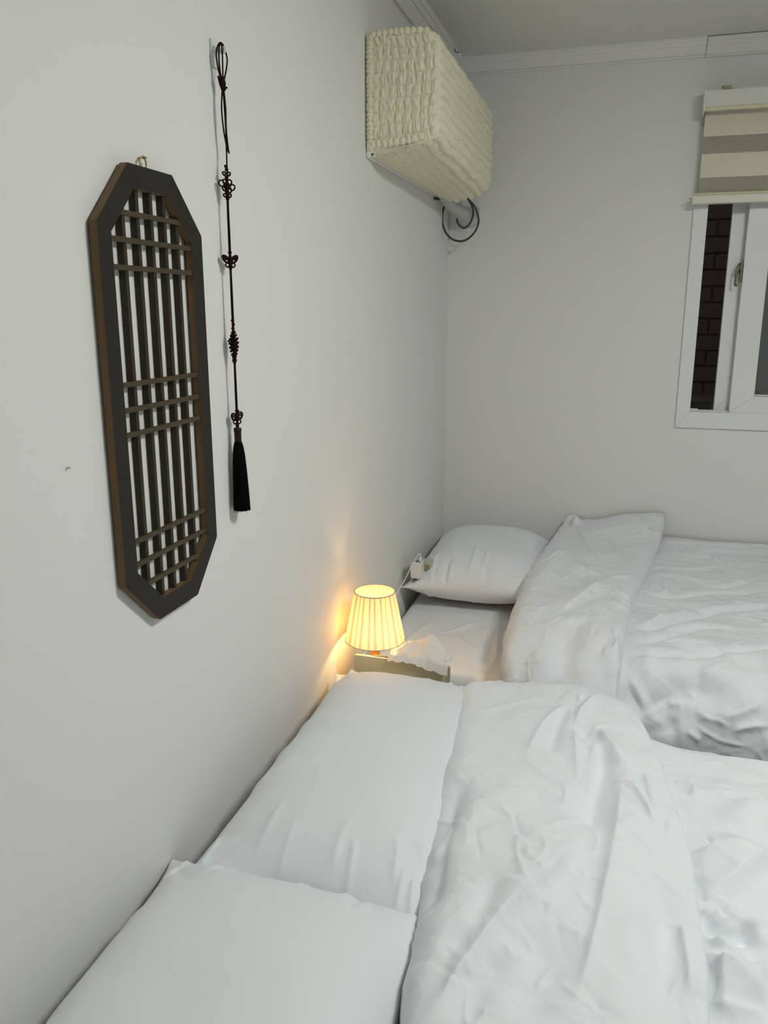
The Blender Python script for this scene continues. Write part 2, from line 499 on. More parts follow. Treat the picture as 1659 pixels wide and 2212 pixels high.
FF = [
   ('r',0.02,0.018,0,[(0.489,3.123),(0.525,3.16),(0.534,3.071)]) ,
   ('r',-0.012,0.014,0,[(0.504,3.088),(0.516,3.104)]) ,
   ('a',0.014,0.02,0.05,[(0.566,2.936),(0.691,2.965),(0.83,3.012)]) ,
   ('r',-0.012,0.018,0,[(0.562,2.958),(0.69,3.019),(0.832,3.071)]) ,
   ('c',0.01,0.012,0,[(0.537,3.06),(0.57,2.903),(0.628,2.614)]) ,
   ('c',0.008,0.012,0,[(0.578,2.861),(0.665,2.842),(0.732,2.572)]) ,
   ('c',0.007,0.012,0,[(0.715,2.878),(0.748,2.724),(0.737,2.591)]) ,
   ('a',0.013,0.05,0.012,[(0.532,2.16),(0.567,2.2),(0.607,2.296),(0.664,2.443)]) ,
   ('c',0.008,0.012,0,[(0.658,2.491),(0.698,2.494),(0.742,2.523)]) ,
   ('c',0.007,0.012,0,[(0.524,2.659),(0.583,2.564),(0.647,2.513)]) ,
   ('c',0.008,0.012,0,[(0.668,2.015),(0.688,2.007),(0.71,2.03)]) ,
   ('r',-0.012,0.035,0,[(0.611,2.146),(0.575,1.968),(0.565,1.8)]) ,
   ('r',0.01,0.04,0,[(0.549,2.03),(0.517,1.887)]) ,
   ('c',0.01,0.012,0,[(0.685,2.363),(0.718,2.329),(0.751,2.309)]) ,
   ('c',0.007,0.012,0,[(0.668,2.299),(0.701,2.239),(0.737,2.236)]) ,
   ('a',0.01,0.012,0.03,[(0.713,2.151),(0.704,2.017),(0.712,1.843),(0.695,1.672)]) ,
   ('c',0.006,0.01,0,[(0.637,2.262),(0.667,2.189),(0.698,2.172)]) ,
   ('r',-0.01,0.03,0,[(0.568,2.56),(0.604,2.467),(0.586,2.335)]) ,
   ('c',0.006,0.01,0,[(0.443,2.234),(0.485,2.19),(0.52,2.214)]) ,
   ('c',0.006,0.01,0,[(0.442,2.597),(0.483,2.628),(0.509,2.714)]) ,
   ('r',0.012,0.04,0,[(0.509,2.776),(0.491,2.538),(0.486,2.368)]) ,
]
FM = [
   ('r',-0.016,0.014,0,[(0.734,2.174),(0.783,2.198),(0.83,2.258),(0.89,2.318),(0.968,2.402),(1.044,2.438),(1.167,2.492)]) ,
   ('r',0.014,0.02,0,[(0.738,2.216),(0.79,2.238),(0.85,2.32),(0.924,2.394)]) ,
   ('r',-0.014,0.01,0,[(0.736,2.08),(0.776,2.106),(0.81,2.148),(0.869,2.208),(0.927,2.252),(0.983,2.262),(1.032,2.224)]) ,
   ('c',0.012,0.01,0,[(0.736,2.154),(0.755,2.132),(0.774,2.112)]) ,
   ('r',-0.016,0.012,0,[(0.798,2.126),(0.865,2.138),(0.918,2.136),(0.968,2.11),(1.006,2.112),(1.078,2.156),(1.147,2.206)]) ,
   ('c',0.012,0.012,0,[(0.824,2.098),(0.89,2.102),(0.941,2.096),(0.976,2.092)]) ,
   ('r',-0.014,0.011,0,[(0.732,2.042),(0.796,2.045),(0.848,2.047),(0.899,2.059),(0.952,2.075),(0.985,2.102)]) ,
   ('r',-0.01,0.009,0,[(0.814,2.204),(0.873,2.232),(0.914,2.258),(0.966,2.286)]) ,
   ('c',0.008,0.008,0,[(1.001,2.384),(1.035,2.36),(1.07,2.348),(1.115,2.34)]) ,
   ('c',0.008,0.007,0,[(0.98,2.158),(0.997,2.14),(1.018,2.124)]) ,
   ('a',0.012,0.01,0.05,[(0.892,2.003),(0.922,2.019),(0.96,2.04),(0.992,2.06)]) ,
   ('r',-0.009,0.02,0,[(0.929,2.022),(0.981,2.047),(1.01,2.044),(1.071,2.049)]) ,
   ('r',0.012,0.06,0,[(0.751,2.004),(0.822,2.017),(0.898,2.034)]) ,
   ('c',0.007,0.01,0,[(0.732,2.016),(0.776,2.024),(0.817,2.032)]) ,
   ('r',-0.022,0.03,0,[(0.709,1.911),(0.745,1.935),(0.769,1.952)]) ,
   ('r',-0.026,0.028,0,[(0.749,1.894),(0.781,1.919),(0.81,1.94),(0.843,1.957),(0.887,1.968),(0.945,1.978),(0.998,1.986)]) ,
   ('r',0.016,0.03,0,[(0.735,1.902),(0.768,1.925),(0.799,1.947)]) ,
   ('c',0.01,0.01,0,[(0.829,1.945),(0.846,1.945),(0.868,1.95)]) ,
   ('c',0.01,0.007,0,[(0.891,1.94),(0.923,1.927),(0.949,1.925),(0.974,1.914)]) ,
   ('c',0.009,0.007,0,[(0.877,1.901),(0.892,1.893),(0.912,1.884)]) ,
   ('r',-0.012,0.022,0,[(0.816,1.899),(0.875,1.917),(0.924,1.916)]) ,
   ('r',-0.012,0.02,0,[(0.771,1.869),(0.814,1.891),(0.867,1.904)]) ,
   ('a',0.012,0.03,0.01,[(0.935,1.93),(0.982,1.94),(1.054,1.967)]) ,
   ('c',0.008,0.008,0,[(0.972,1.906),(1.013,1.922),(1.064,1.929)]) ,
   ('c',0.006,0.008,0,[(0.877,1.975),(0.887,1.968),(0.897,1.963)]) ,
   ('r',-0.013,0.014,0,[(0.836,3.008),(0.926,2.96),(1.05,3.07),(1.207,3.056)]) ,
   ('c',0.01,0.01,0,[(0.829,2.794),(0.938,2.786),(1.067,2.864),(1.21,2.878)]) ,
   ('r',-0.012,0.012,0,[(0.797,2.684),(0.911,2.692),(1.008,2.626),(1.165,2.766)]) ,
   ('c',0.009,0.01,0,[(0.869,2.86),(1.002,2.954),(1.098,2.77)]) ,
   ('r',-0.012,0.012,0,[(0.76,2.522),(0.86,2.496),(0.969,2.56),(1.145,2.622)]) ,
   ('c',0.009,0.01,0,[(0.775,2.628),(0.822,2.572),(0.86,2.508)]) ,
   ('r',-0.01,0.014,0,[(0.855,3.106),(1.016,3.122),(1.218,3.134)]) ,
]
FS = [
   ('c',0.006,0.008,0,[(0.082,2.22),(0.108,2.313),(0.128,2.397),(0.167,2.422)]) ,
   ('c',0.006,0.008,0,[(0.169,2.324),(0.22,2.377),(0.278,2.471)]) ,
   ('c',0.008,0.012,0,[(0.342,2.495),(0.357,2.319),(0.373,2.201),(0.365,2.086)]) ,
   ('r',-0.008,0.02,0,[(0.327,2.414),(0.343,2.266),(0.357,2.135)]) ,
   ('c',0.004,0.008,0,[(0.233,2.313),(0.262,2.262),(0.248,2.147)]) ,
   ('c',0.004,0.008,0,[(0.18,2.258),(0.201,2.197)]) ,
]
# ------------------------------------------------------------------ room shell
XR, YF = 3.3, -1.4
def shell(name, m, boxes):
    b = MB()
    for q in boxes: b.box(*q)
    return structure(b.build(name, m))
shell('floor', M['floor'], [(-0.1, XR+0.1, YF-0.1, YB+0.12, -0.1, 0)])
shell('ceiling', M['ceiling'], [(-0.1, XR+0.1, YF-0.1, YB+0.12, ZC, ZC+0.1)])
shell('wall_left', M['wall_left'], [(-0.1, 0, YF-0.1, YB+0.12, 0, ZC)])
shell('wall_right', M['wall'], [(XR, XR+0.1, YF-0.1, YB+0.12, 0, ZC)])
shell('wall_front', M['wall'], [(-0.1, XR+0.1, YF-0.1, YF, 0, ZC)])
WX0, WX1, WZ0, WZ1 = 0.880, 2.30, 0.972, 1.97       # opening for the window
shell('wall_back', M['wall_back'], [(0, WX0, YB, YB+0.12, 0, ZC), (WX1, XR, YB, YB+0.12, 0, ZC),
      (WX0, WX1, YB, YB+0.12, 0, WZ0), (WX0, WX1, YB, YB+0.12, WZ1, ZC)])
# crown moulding: fascia with a bead below and stepped grooves above
PROF = [(0.0, 0.0), (0.010, 0.0), (0.013, 0.004), (0.010, 0.008), (0.012, 0.010), (0.026, 0.031), (0.031, 0.031), (0.033, 0.035),
        (0.040, 0.041), (0.044, 0.041), (0.046, 0.045), (0.052, 0.047), (0.052, 0.050), (0.0, 0.050)]
CB = ZC-0.050
def crown(name, m, axis, a, b, lift=0.0):
    n = MB()
    if axis == 'y': n.prism([(p, CB+q) for p, q in PROF], 1, a, b)
    else: n.prism([(YB-p-lift*(0 < i < len(PROF)-1), CB+q-lift) for i, (p, q) in enumerate(PROF)], 0, a, b)
    return structure(n.build(name, m))
crown('trim_1', M['trim'], 'y', YF, YB-0.001)
crown('trim_2', M['trim'], 'x', 0.012, 0.862)
crown('trim_3', M['trim'], 'x', 0.8635, XR, 0.0025)

# ceiling fixture (out of the frame, lights the room)
cl = thing('ceiling_light', 'square white ceiling lamp fixed flat to the ceiling', 'ceiling lamp', CEILING_LAMP_POS)
x, y, z = CEILING_LAMP_POS
MB().box(x-0.18, x+0.18, y-0.18, y+0.18, z-0.022, z-0.0005, 0.006).build('housing', M['white_plastic'], cl)
MB().box(x-0.16, x+0.16, y-0.16, y+0.16, z-0.06, z-0.022, 0.012).build('diffuser', M['diffuser'], cl)

# ------------------------------------------------------------------ window
win = thing('window_1', 'white framed sliding window in the back wall, half covered by the blind', 'window', (1.58, YB, 0.957))
win['kind'] = 'structure'
FX0, FX1, FZ0, FZ1, FW = 0.8665, 2.315, 0.957, 1.985, 0.0465
yf, yb_ = YB-0.011, YB+0.11
def rail(name, poly, y0, y1, parent=win, m='upvc'):
    return MB().prism(poly, 1, y0, y1).build(name, M[m], parent)
g = 0.0004
rail('frame_rail', [(FX0, FZ0+g), (FX0, FZ1-g), (FX0+FW, FZ1-FW-g), (FX0+FW, FZ0+FW+0.012+g)], yf, yb_)
rail('frame_rail', [(FX1, FZ0+g), (FX1-FW, FZ0+FW+0.012+g), (FX1-FW, FZ1-FW-g), (FX1, FZ1-g)], yf, yb_)
rail('frame_rail', [(FX0+g, FZ0), (FX0+FW+g, FZ0+FW+0.012), (FX1-FW-g, FZ0+FW+0.012), (FX1-g, FZ0)], yf, yb_)
rail('frame_rail', [(FX0+g, FZ1), (FX1-g, FZ1), (FX1-FW-g, FZ1-FW), (FX0+FW+g, FZ1-FW)], yf, yb_)
fb = FZ0+FW+0.012     # 1.0155
MB().box(FX0+FW, FX1-FW, YB+0.018, YB+0.024, fb, fb+0.005).build('track', M['upvc'], win)
MB().box(FX0+FW, 0.99, YB+0.075, YB+0.11, fb, fb+0.024).build('dark_gap_strip', M['black'], win)  # black box drawn in place of the dark gap below the bricks
MB().box(FX0+FW+0.001, FX0+FW+0.03, YB+0.026, YB+0.036, fb, fb+0.008, 0.002).build('latch_tab', M['white_plastic'], win)
# outer sash, pushed to the right
ox0, ow, oz0, oz1 = 0.9985, 0.062, fb+0.002, 1.93
def sash(x0, x1, z0, z1, w, wb, y0, y1, parent):
    MBs = [[(x0, z0+g), (x0, z1-g), (x0+w, z1-w-g), (x0+w, z0+wb+g)], [(x1, z0+g), (x1-w, z0+wb+g), (x1-w, z1-w-g), (x1, z1-g)],
           [(x0+g, z0), (x0+w+g, z0+wb), (x1-w-g, z0+wb), (x1-g, z0)], [(x0+g, z1), (x1-g, z1), (x1-w-g, z1-w), (x0+w+g, z1-w)]]
    for p in MBs: MB().prism(p, 1, y0, y1).build('sash_rail', M['upvc'], parent)
so = MB().box(ox0+0.05, 1.80, YB+0.058, YB+0.062, oz0+0.05, oz1-0.05).build('outer_pane', M['glass'], win)
sash(ox0, 1.85, oz0, oz1, ow, 0.064, YB+0.045, YB+0.075, win)
# inner sash, nearest the room, with its pane
ix0, iw = 1.0475, 0.078
pane = MB().box(ix0+0.06, 2.20, YB+0.020, YB+0.024, 1.06, 1.90).build('inner_pane', M['frosted'], win)
sash(ix0, 2.262, 1.0125, 1.935, iw, 0.0635, YB+0.002, YB+0.036, win)
MB().box(ix0+iw-0.002, 2.18, YB+0.009, YB+0.020, 1.0775, 1.0815).build('glazing_bead', M['white_plastic'], win)
# printed glass mark at the pane's lower corner
b = MB(); cx, cz, yy = 1.1395, 1.0900, YB+0.0196
b.tube([(cx+0.0030*math.cos(a), yy, cz+0.0030*math.sin(a)) for a in np.linspace(0, 2*PI, 16)[:-1]], 0.0007, 5, True)
b.tube([(cx+0.0008*math.cos(a), yy, cz+0.0008*math.sin(a)) for a in np.linspace(0, 2*PI, 8)[:-1]], 0.0006, 5, True)
b.box(1.146, 1.156, yy-0.0003, yy+0.0003, 1.0915, 1.0926); b.box(1.147, 1.152, yy-0.0003, yy+0.0003, 1.0876, 1.0888)
b.box(1.158, 1.166, yy-0.0003, yy+0.0003, 1.0905, 1.0915)
b.build('glass_mark', M['black'], win)
# crescent lock between the sashes
b = MB()
b.box(1.0370, 1.0475, YB+0.004, YB+0.030, 1.470, 1.543, 0.004)
lk = b.build('lock_body', M['bronze'], win)
lever = [(1.036, YB+0.012, 1.533), (1.031, YB+0.006, 1.530), (1.0265, YB+0.002, 1.515), (1.0245, YB+0.000, 1.492), (1.0240, YB+0.001, 1.463), (1.0300, YB+0.004, 1.461)]
MB().tube(smooth_path(lever, 4), 0.0034, 8).build('lock_lever', M['bronze'], lk, True)
MB().tube([(1.036, YB+0.016, 1.507), (1.0255, YB+0.004, 1.507)], 0.006, 10).build('lock_pivot', M['bronze'], lk, True)

# brick wall of the neighbouring house, seen through the open strip
bw = MB().box(0.30, 2.6, YB+0.62, YB+0.72, -0.1, 2.6).build('exterior_wall', M['mortar'])
structure(bw, 'dark brick house wall outside the window', 'wall')
rng = random.Random(5)
proto = None
for row in range(17):
    for col in range(4):
        bx = 0.90+col*0.205+(0.10 if row % 2 else 0)+rng.uniform(-0.002, 0.002)
        bz = 1.015+row*0.066
        if proto is None:
            q = MB().box(-0.098, 0.098, -0.012, 0.03, 0, 0.058, 0.004).build('brick', M['brick'])
            proto = q
        else:
            q = proto.copy(); C.objects.link(q)
        q.parent = bw
        q.location = (bx, YB+0.612+rng.uniform(-0.003, 0.003), bz)
        q.rotation_euler = (0, rng.uniform(-0.006, 0.006), rng.uniform(-0.008, 0.008))
bw_loc = None

# ------------------------------------------------------------------ zebra blind
bl = thing('roller_blind', 'cream banded roller blind rolled halfway down over the window', 'blind', (1.55, YB-0.05, 1.727))
BX0, BX1 = 0.868, 2.30
yv = YB-0.092
MB().prism([(yv+0.006, 2.079), (yv, 2.072), (yv, 2.023), (yv+0.004, 2.023), (yv+0.004, 2.070), (yv+0.010, 2.075), (YB-0.012, 2.075), (YB-0.012, 2.079)], 0, BX0+0.004, BX1).build('valance', M['valance'], bl)
MB().box(BX0+0.003, BX1, yv-0.003, yv+0.008, 2.0105, 2.0225, 0.002).build('valance_lip', M['blind_lip'], bl)
MB().prism([(yv-0.001, 2.012), (yv-0.001, 2.072), (yv+0.008, 2.082), (YB-0.0005, 2.082), (YB-0.0005, 2.020), (YB-0.03, 2.008)], 0, BX0-0.003, BX0+0.0035).build('end_cap', M['white_plastic'], bl)
b = MB(); b.tube([(BX0+0.006, YB-0.05, 2.045), (BX1, YB-0.05, 2.045)], 0.021, 20)
b.build('roller', M['blind'], bl, True)
for cx in (0.931, 1.9):
    c = MB(); c.box(cx-0.014, cx+0.014, yv-0.004, YB-0.0005, 2.0795, 2.083); c.box(cx-0.013, cx+0.013, yv-0.005, yv-0.0015, 2.073, 2.083)
    c.build('bracket', M['bronze'], bl)
def band(name, z0, z1, y, m, lines=0):
    n = MB()
    if lines:
        k = lines; h = (z1-z0)/k
        for i in range(k): n.box(BX0+0.007, BX1, y, y+0.0008, z0+i*h+0.0006, z0+(i+1)*h-0.0006)
    else: n.box(BX0+0.007, BX1, y-0.0004, y+0.0012, z0, z1)
    return n.build(name, M[m], bl)
yy = YB-0.046
for z0, z1, kind in ((1.9405, 2.060, 'opaque_band'), (1.887, 1.940, 'sheer_band'), (1.811, 1.8865, 'opaque_band'), (1.762, 1.8105, 'sheer_band')):
    band(kind, z0, z1, yy, 'blind' if kind[0] == 'o' else 'sheer', 0 if kind[0] == 'o' else 12)
band('back_fabric', 1.758, 2.05, YB-0.036, 'blind')
MB().box(BX0-0.012, BX1+0.01, YB-0.062, YB-0.024, 1.7275, 1.754, 0.003).build('bottom_rail', M['blind_rail'], bl)
MB().prism([(YB-0.058, 1.7545), (YB-0.054, 1.7625), (YB-0.034, 1.7625), (YB-0.030, 1.7545)], 0, BX0-0.007, BX1).build('rail_insert', M['blind_lip'], bl)
MB().tube([(BX0-0.012, YB-0.045, 1.741), (BX0-0.030, YB-0.045, 1.741)], 0.0022, 8).build('rail_pin', M['white_plastic'], bl, True)

# ------------------------------------------------------------------ octagonal lattice panel on the left wall
lp = thing('lattice_panel', 'tall octagonal wooden lattice panel in a dark frame hanging on the left wall', 'wall decoration', (0.0, 1.096, 0.914))
X0, X1 = 0.004, 0.0158
OUT = [(0.958, 1.4905), (1.038, 1.572), (1.153, 1.572), (1.2335, 1.4925), (1.2345, 0.9955), (1.158, 0.915), (1.0405, 0.915), (0.9595, 0.9925)]
INN = [(0.989, 1.4795), (1.0505, 1.5405), (1.1385, 1.5410), (1.2010, 1.4810), (1.2035, 1.0075), (1.1410, 0.9475), (1.0530, 0.9475), (0.9910, 1.0055)]
for i in range(8):
    j = (i+1) % 8
    o1, o2, i1, i2 = [np.array(p) for p in (OUT[i], OUT[j], INN[i], INN[j])]
    u = (o2-o1)/np.linalg.norm(o2-o1)*0.00025
    q = [o1+u, o2-u, i2-u, i1+u]
    v = [(X0, *p) for p in q]+[(X1, *p) for p in q]
    f = [(4, 5, 6, 7), (3, 2, 1, 0)]+[(k, (k+1) % 4, (k+1) % 4+4, k+4) for k in range(4)]
    obj_from('frame_rail', v, f, None, lp, False, [M['frame_wood'], M['frame_edge']], [0, 0, 1, 1, 1, 1])
def inside_span(val, axis):
    """Extent of the frame opening along the other axis at y=val (axis 0) or z=val (axis 1)."""
    hits = []
    for i in range(8):
        p, q = INN[i], INN[(i+1) % 8]
        if (p[axis]-val)*(q[axis]-val) < 0:
            t = (val-p[axis])/(q[axis]-p[axis]); hits.append(p[1-axis]+t*(q[1-axis]-p[1-axis]))
    return min(hits), max(hits)
for yc in (1.0265, 1.0630, 1.0985, 1.1340, 1.1690):
    z0, z1 = inside_span(yc, 0)
    MB().box(0.0010, 0.0108, yc-0.0042, yc+0.0038, z0-0.004, z1+0.004, 0.0006).build('slat', M['slat'], lp)
for zc in (1.507, 1.4715, 1.4350, 1.2770, 1.2415, 1.2065, 1.0510, 1.0160, 0.9800):
    y0, y1 = inside_span(zc, 1)
    MB().box(0.0085, 0.0138, y0-0.003, y1+0.003, zc-0.0036, zc+0.0036, 0.0006).build('bar', M['bar'], lp)
b = MB(); b.tube(smooth_path([(0.006, 1.0835, 1.572), (0.007, 1.0850, 1.583), (0.007, 1.0920, 1.5885), (0.007, 1.0985, 1.582), (0.006, 1.0995, 1.572)], 4), 0.0013, 6)
b.tube([(0.001, 1.0915, 1.5865), (0.0125, 1.0915, 1.5865)], 0.0015, 6)
b.build('hanger', M['brass'], lp, True)

# ------------------------------------------------------------------ adhesive hook and knotted tassel
hk = thing('wall_hook', 'white plastic adhesive hook on the left wall above the lattice panel', 'hook', (0, 1.338, 1.765))
MB().box(0.0003, 0.004, 1.322, 1.352, 1.762, 1.803, 0.0016).build('back_plate', M['white_plastic'], hk)
b = MB(); b.tube(smooth_path([(0.003, 1.336, 1.790), (0.012, 1.334, 1.786), (0.020, 1.332, 1.785), (0.024, 1.331, 1.791)], 4), [0.004]*12+[0.003], 8)
b.build('prong', M['white_plastic'], hk, True)

ts = thing('knotted_tassel', 'dark maroon knotted cord ornament with a long black tassel hanging from the white hook', 'tassel', (0.017, 1.325, 1.019))
TX, TY = 0.0175, 1.3275
ax = np.array([0.62, 0.78, 0]); nx = np.array([0.78, -0.62, 0]); c0 = np.array([TX, TY, 0])
def K(a, z, n=0.0): return c0+ax*a+nx*n+np.array([0, 0, z])
R_ = 0.0013
def strand(name, *paths, r=0.0013):
    n = MB()
    for p in paths: n.tube(smooth_path(p, 6), r, 7)
    return n.build(name, M['cord'], ts, True)
strand('hanging_loop', [K(0, 1.737), K(-0.006, 1.755), K(-0.009, 1.778, .001), K(-0.004, 1.7935, .0), K(0.002, 1.7955), K(0.007, 1.786), K(0.010, 1.772), K(0.006, 1.752), K(0.001, 1.737)])
strand('hanging_loop', [K(0, 1.737), K(-0.004, 1.76), K(-0.005, 1.785, .003), K(-0.001, 1.7945, .003), K(0.0005, 1.78, .003), K(0.0, 1.737, .002)])
strand('cord_end_loop', [K(0, 1.735), K(-0.0035, 1.70), K(-0.0015, 1.665), K(0.003, 1.640), K(0.0065, 1.6315), K(0.005, 1.640), K(0.003, 1.67), K(0.0035, 1.70), K(0.001, 1.735)])
strand('cord', [K(0, 1.735), K(0.001, 1.69, .002), K(0.002, 1.65), K(0.001, 1.55)])
for z0, z1 in ((1.562, 1.440), (1.450, 1.330), (1.345, 1.285), (1.290, 1.170)):
    for s in (-1, 1):
        strand('cord', [K(s*0.0008, z0), K(s*0.0012, (z0+z1)/2), K(s*0.0010, z1)], r=0.00125)
def wound(z0, z1, r, k):
    n = MB()
    for i in range(k): n.ball(K(0.0005*(-1)**i, z0+(z1-z0)*(i+0.5)/k), r, 8, (1, 1, 0.85))
    return n
def ringloop(n, a, z, r, rr=0.0013, e=1.0, tilt=0.0):
    n.tube([K(a+r*math.cos(t)*math.cos(tilt)-e*r*math.sin(t)*math.sin(tilt), z+r*math.cos(t)*math.sin(tilt)+e*r*math.sin(t)*math.cos(tilt), 0.0012*math.sin(2*t)) for t in np.linspace(0, 2*PI, 15)[:-1]], rr, 6, True)
n = MB()                                               # overhand knot below the loop
for i in range(5): ringloop(n, 0.001*(i-2)*0.6, 1.7365-0.0028*(i-2), 0.0048, 0.0019, 0.6, 0.5+0.25*i)
n.ball(K(0, 1.736), 0.0055, 10, (1, 1, 1.5)); n.ball(K(0.007, 1.731), 0.0018, 8); ringloop(n, -0.005, 1.744, 0.0025)
n.build('knot', M['cord'], ts, True)
n = wound(1.603, 1.613, 0.0034, 2)                     # flower knot with side loops
for s in (-1, 1): ringloop(n, s*0.0042, 1.5990, 0.0027, 0.0014)
for z_, r_ in ((1.5935, .0036), (1.590, .0036)): n.ball(K(0, z_), r_, 8)
for a, z_, r_, ti in ((-.0095, 1.583, .0045, .6), (-.004, 1.5865, .003, 0), (.005, 1.5855, .0036, 0), (.0095, 1.5780, .0042, -.5), (-.005, 1.5760, .0035, 0), (.004, 1.5730, .0036, 0)): ringloop(n, a, z_, r_, 0.0014, 1.2, ti)
n.ball(K(0, 1.5795), 0.0072, 10, (.8, .8, 1)); n.ball(K(0, 1.5700), 0.0042, 8)
for s in (-1, 1): ringloop(n, s*0.0042, 1.5648, 0.0027, 0.0014)
n.ball(K(0, 1.5660), 0.0036, 8); n.ball(K(0, 1.5595), 0.0034, 8)
n.build('flower_knot', M['cord'], ts, True)
n = MB()                                               # butterfly knot
n.ball(K(0, 1.4735), 0.0036, 8); n.ball(K(0, 1.4485), 0.0036, 8); n.ball(K(0, 1.4600), 0.0070, 10, (.7, .7, 1.3))
for s in (-1, 1):
    for k in range(4): ringloop(n, s*(0.0085-0.0006*k), 1.4630-0.0010*k, 0.0072-0.0012*k, 0.0014, 0.62, s*(0.75-0.08*k))
    ringloop(n, s*0.0055, 1.4525, 0.0032, 0.0013)
n.build('butterfly_knot', M['cord'], ts, True)
n = wound(1.337, 1.364, 0.0034, 4)                     # basket-shaped knot
prof = [(1.340, .003), (1.335, .0055), (1.329, .0085), (1.322, .0092), (1.315, .0085), (1.309, .0070), (1.303, .0048), (1.299, .003)]
for z_, r_ in prof:
    n.tube([K(r_*0.8*math.cos(t), z_+0.0012*math.sin(3*t), r_*math.sin(t)*0.8) for t in np.linspace(0, 2*PI, 13)[:-1]], 0.0022, 6, True)
n.ball(K(0, 1.320), 0.0075, 10, (.9, .9, 2.0)); n.ball(K(-.0095, 1.3255), 0.0022, 8); n.ball(K(0, 1.2975), 0.0042, 8)
for s in (-1, 1): n.ball(K(s*.002, 1.2925), 0.0028, 8)
n.ball(K(0, 1.2900), 0.0036, 8)
n.build('basket_knot', M['cord'], ts, True)
n = wound(1.186, 1.207, 0.0040, 3)                     # bow above the tassel
for s in (-1, 1):
    for k in range(3): ringloop(n, s*0.0062, 1.1940-0.002*k+0.002*(s > 0), 0.0050-0.001*k, 0.0014, 1.1, 0.4*s)
    ringloop(n, s*0.004, 1.1835, 0.0032, 0.0013)
n.ball(K(0, 1.177), 0.0036, 8)
n.build('bow_knot', M['cord'], ts, True)
def lathe(name, prof, m, parent, n=24, flute=0.0, nf=0, axis_shift=0.0):
    v = []; f = []
    for i, (z_, r_) in enumerate(prof):
        for j in range(n):
            t = 2*PI*j/n
            rr = r_*(1+flute*math.sin(nf*t+i*0.35))
            v.append(K(rr*math.cos(t)+axis_shift*(prof[0][0]-z_), z_, rr*math.sin(t)*0.95))
    for i in range(len(prof)-1):
        for j in range(n): f.append((i*n+j, i*n+(j+1) % n, (i+1)*n+(j+1) % n, (i+1)*n+j))
    f.append(tuple(range(n-1, -1, -1))); f.append(tuple((len(prof)-1)*n+j for j in range(n)))
    return obj_from(name, v, f, m, parent, True)
lathe('tassel_cap', [(1.1740, .003), (1.1730, .0066), (1.1690, .0074), (1.1650, .0066), (1.1600, .0064), (1.1500, .0064), (1.1455, .0066)], M['tassel_cap'], ts, 20)
lathe('tassel_fringe', [(1.1480, .0066), (1.1400, .0090), (1.1250, .0110), (1.1000, .0126), (1.0700, .0138), (1.0450, .0146), (1.0260, .0150), (1.0215, .0140)], M['tassel'], ts, 60, 0.02, 30, 0.02)
n = MB(); rng = random.Random(2)
for k in range(70):
    t = rng.uniform(0, 2*PI); r0 = 0.0125; r1 = 0.0140+abs(rng.gauss(0, 0.0012)); zb = rng.uniform(1.0175, 1.0235); sh = 0.02
    P_ = lambda r, z_: K(r*math.cos(t)+sh*(1.148-z_), z_, r*math.sin(t)*0.95)
    n.tube([P_(r0*0.95, 1.10), P_((r0+r1)/2, 1.06), P_(r1, zb)], 0.0003, 4)
o = n.build('loose_threads', M['tassel'], ts, True); o['kind'] = 'stuff'

# tiny nail left in the wall, and the small wire hook by the crown moulding
nl = MB(); nl.tube([(0.0, 0.874, 1.182), (0.004, 0.874, 1.1822)], 0.0009, 8); nl.tube(smooth_path([(0.004, 0.8725, 1.1835), (0.0046, 0.8745, 1.1840), (0.004, 0.876, 1.1815)], 4), 0.0006, 6)
tag(recentre(nl.build('nail', M['grey_plastic'], None, True)), 'tiny bent nail in the bare left wall beside the lattice panel', 'nail')
nl = MB(); nl.tube(smooth_path([(0.046, 3.02, 2.246), (0.046, 3.02, 2.236), (0.049, 3.024, 2.229), (0.056, 3.03, 2.229), (0.058, 3.033, 2.233)], 5), 0.0013, 7)
tag(recentre(nl.build('ceiling_hook', M['black'], None, True)), 'tiny dark wire hook at the ceiling edge above the covered air conditioner', 'hook')

# ------------------------------------------------------------------ wall air conditioner under its seersucker cover
AY0, AY1 = 2.162, 2.990
ac = thing('air_conditioner', 'white wall air conditioner hidden under a cream puckered cover', 'air conditioner', (0.0, 2.56, 1.757))
MB().box(0.0005, 0.012, AY0-0.004, AY1, 1.757, 2.046, 0.003).build('back_plate', M['ac_white'], ac)
MB().prism([(0.012, 1.785), (0.012, 2.025), (0.150, 2.020), (0.172, 2.0), (0.172, 1.825), (0.15, 1.805)], 1, AY0+0.02, AY1-0.03).build('body', M['ac_white'], ac)

cv = thing('air_conditioner_cover', 'cream puckered seersucker cover stretched over the wall air conditioner', 'cover', (0.09, 2.56, 1.76))
PR = [(0.006, 2.046), (0.06, 2.047), (0.13, 2.045), (0.168, 2.038), (0.186, 2.018), (0.190, 1.985), (0.192, 1.92), (0.193, 1.86), (0.192, 1.822), (0.184, 1.802), (0.165, 1.790), (0.11, 1.776), (0.05, 1.769), (0.014, 1.766)]
def resample(pts, n):
    P = np.array(smooth_path([(p[0], 0, p[1]) for p in pts], 8))[:, [0, 2]]
    s = np.concatenate([[0], np.cumsum(np.linalg.norm(np.diff(P, axis=0), axis=1))])
    q = np.linspace(0, s[-1], n)
    return np.stack([np.interp(q, s, P[:, 0]), np.interp(q, s, P[:, 1])], 1), q
NA, NY = 330, 300
prof, arc = resample(PR, NA)
yy = np.linspace(0, 1, NY)
Lc = AY1-AY0
Yg = AY0+yy*Lc
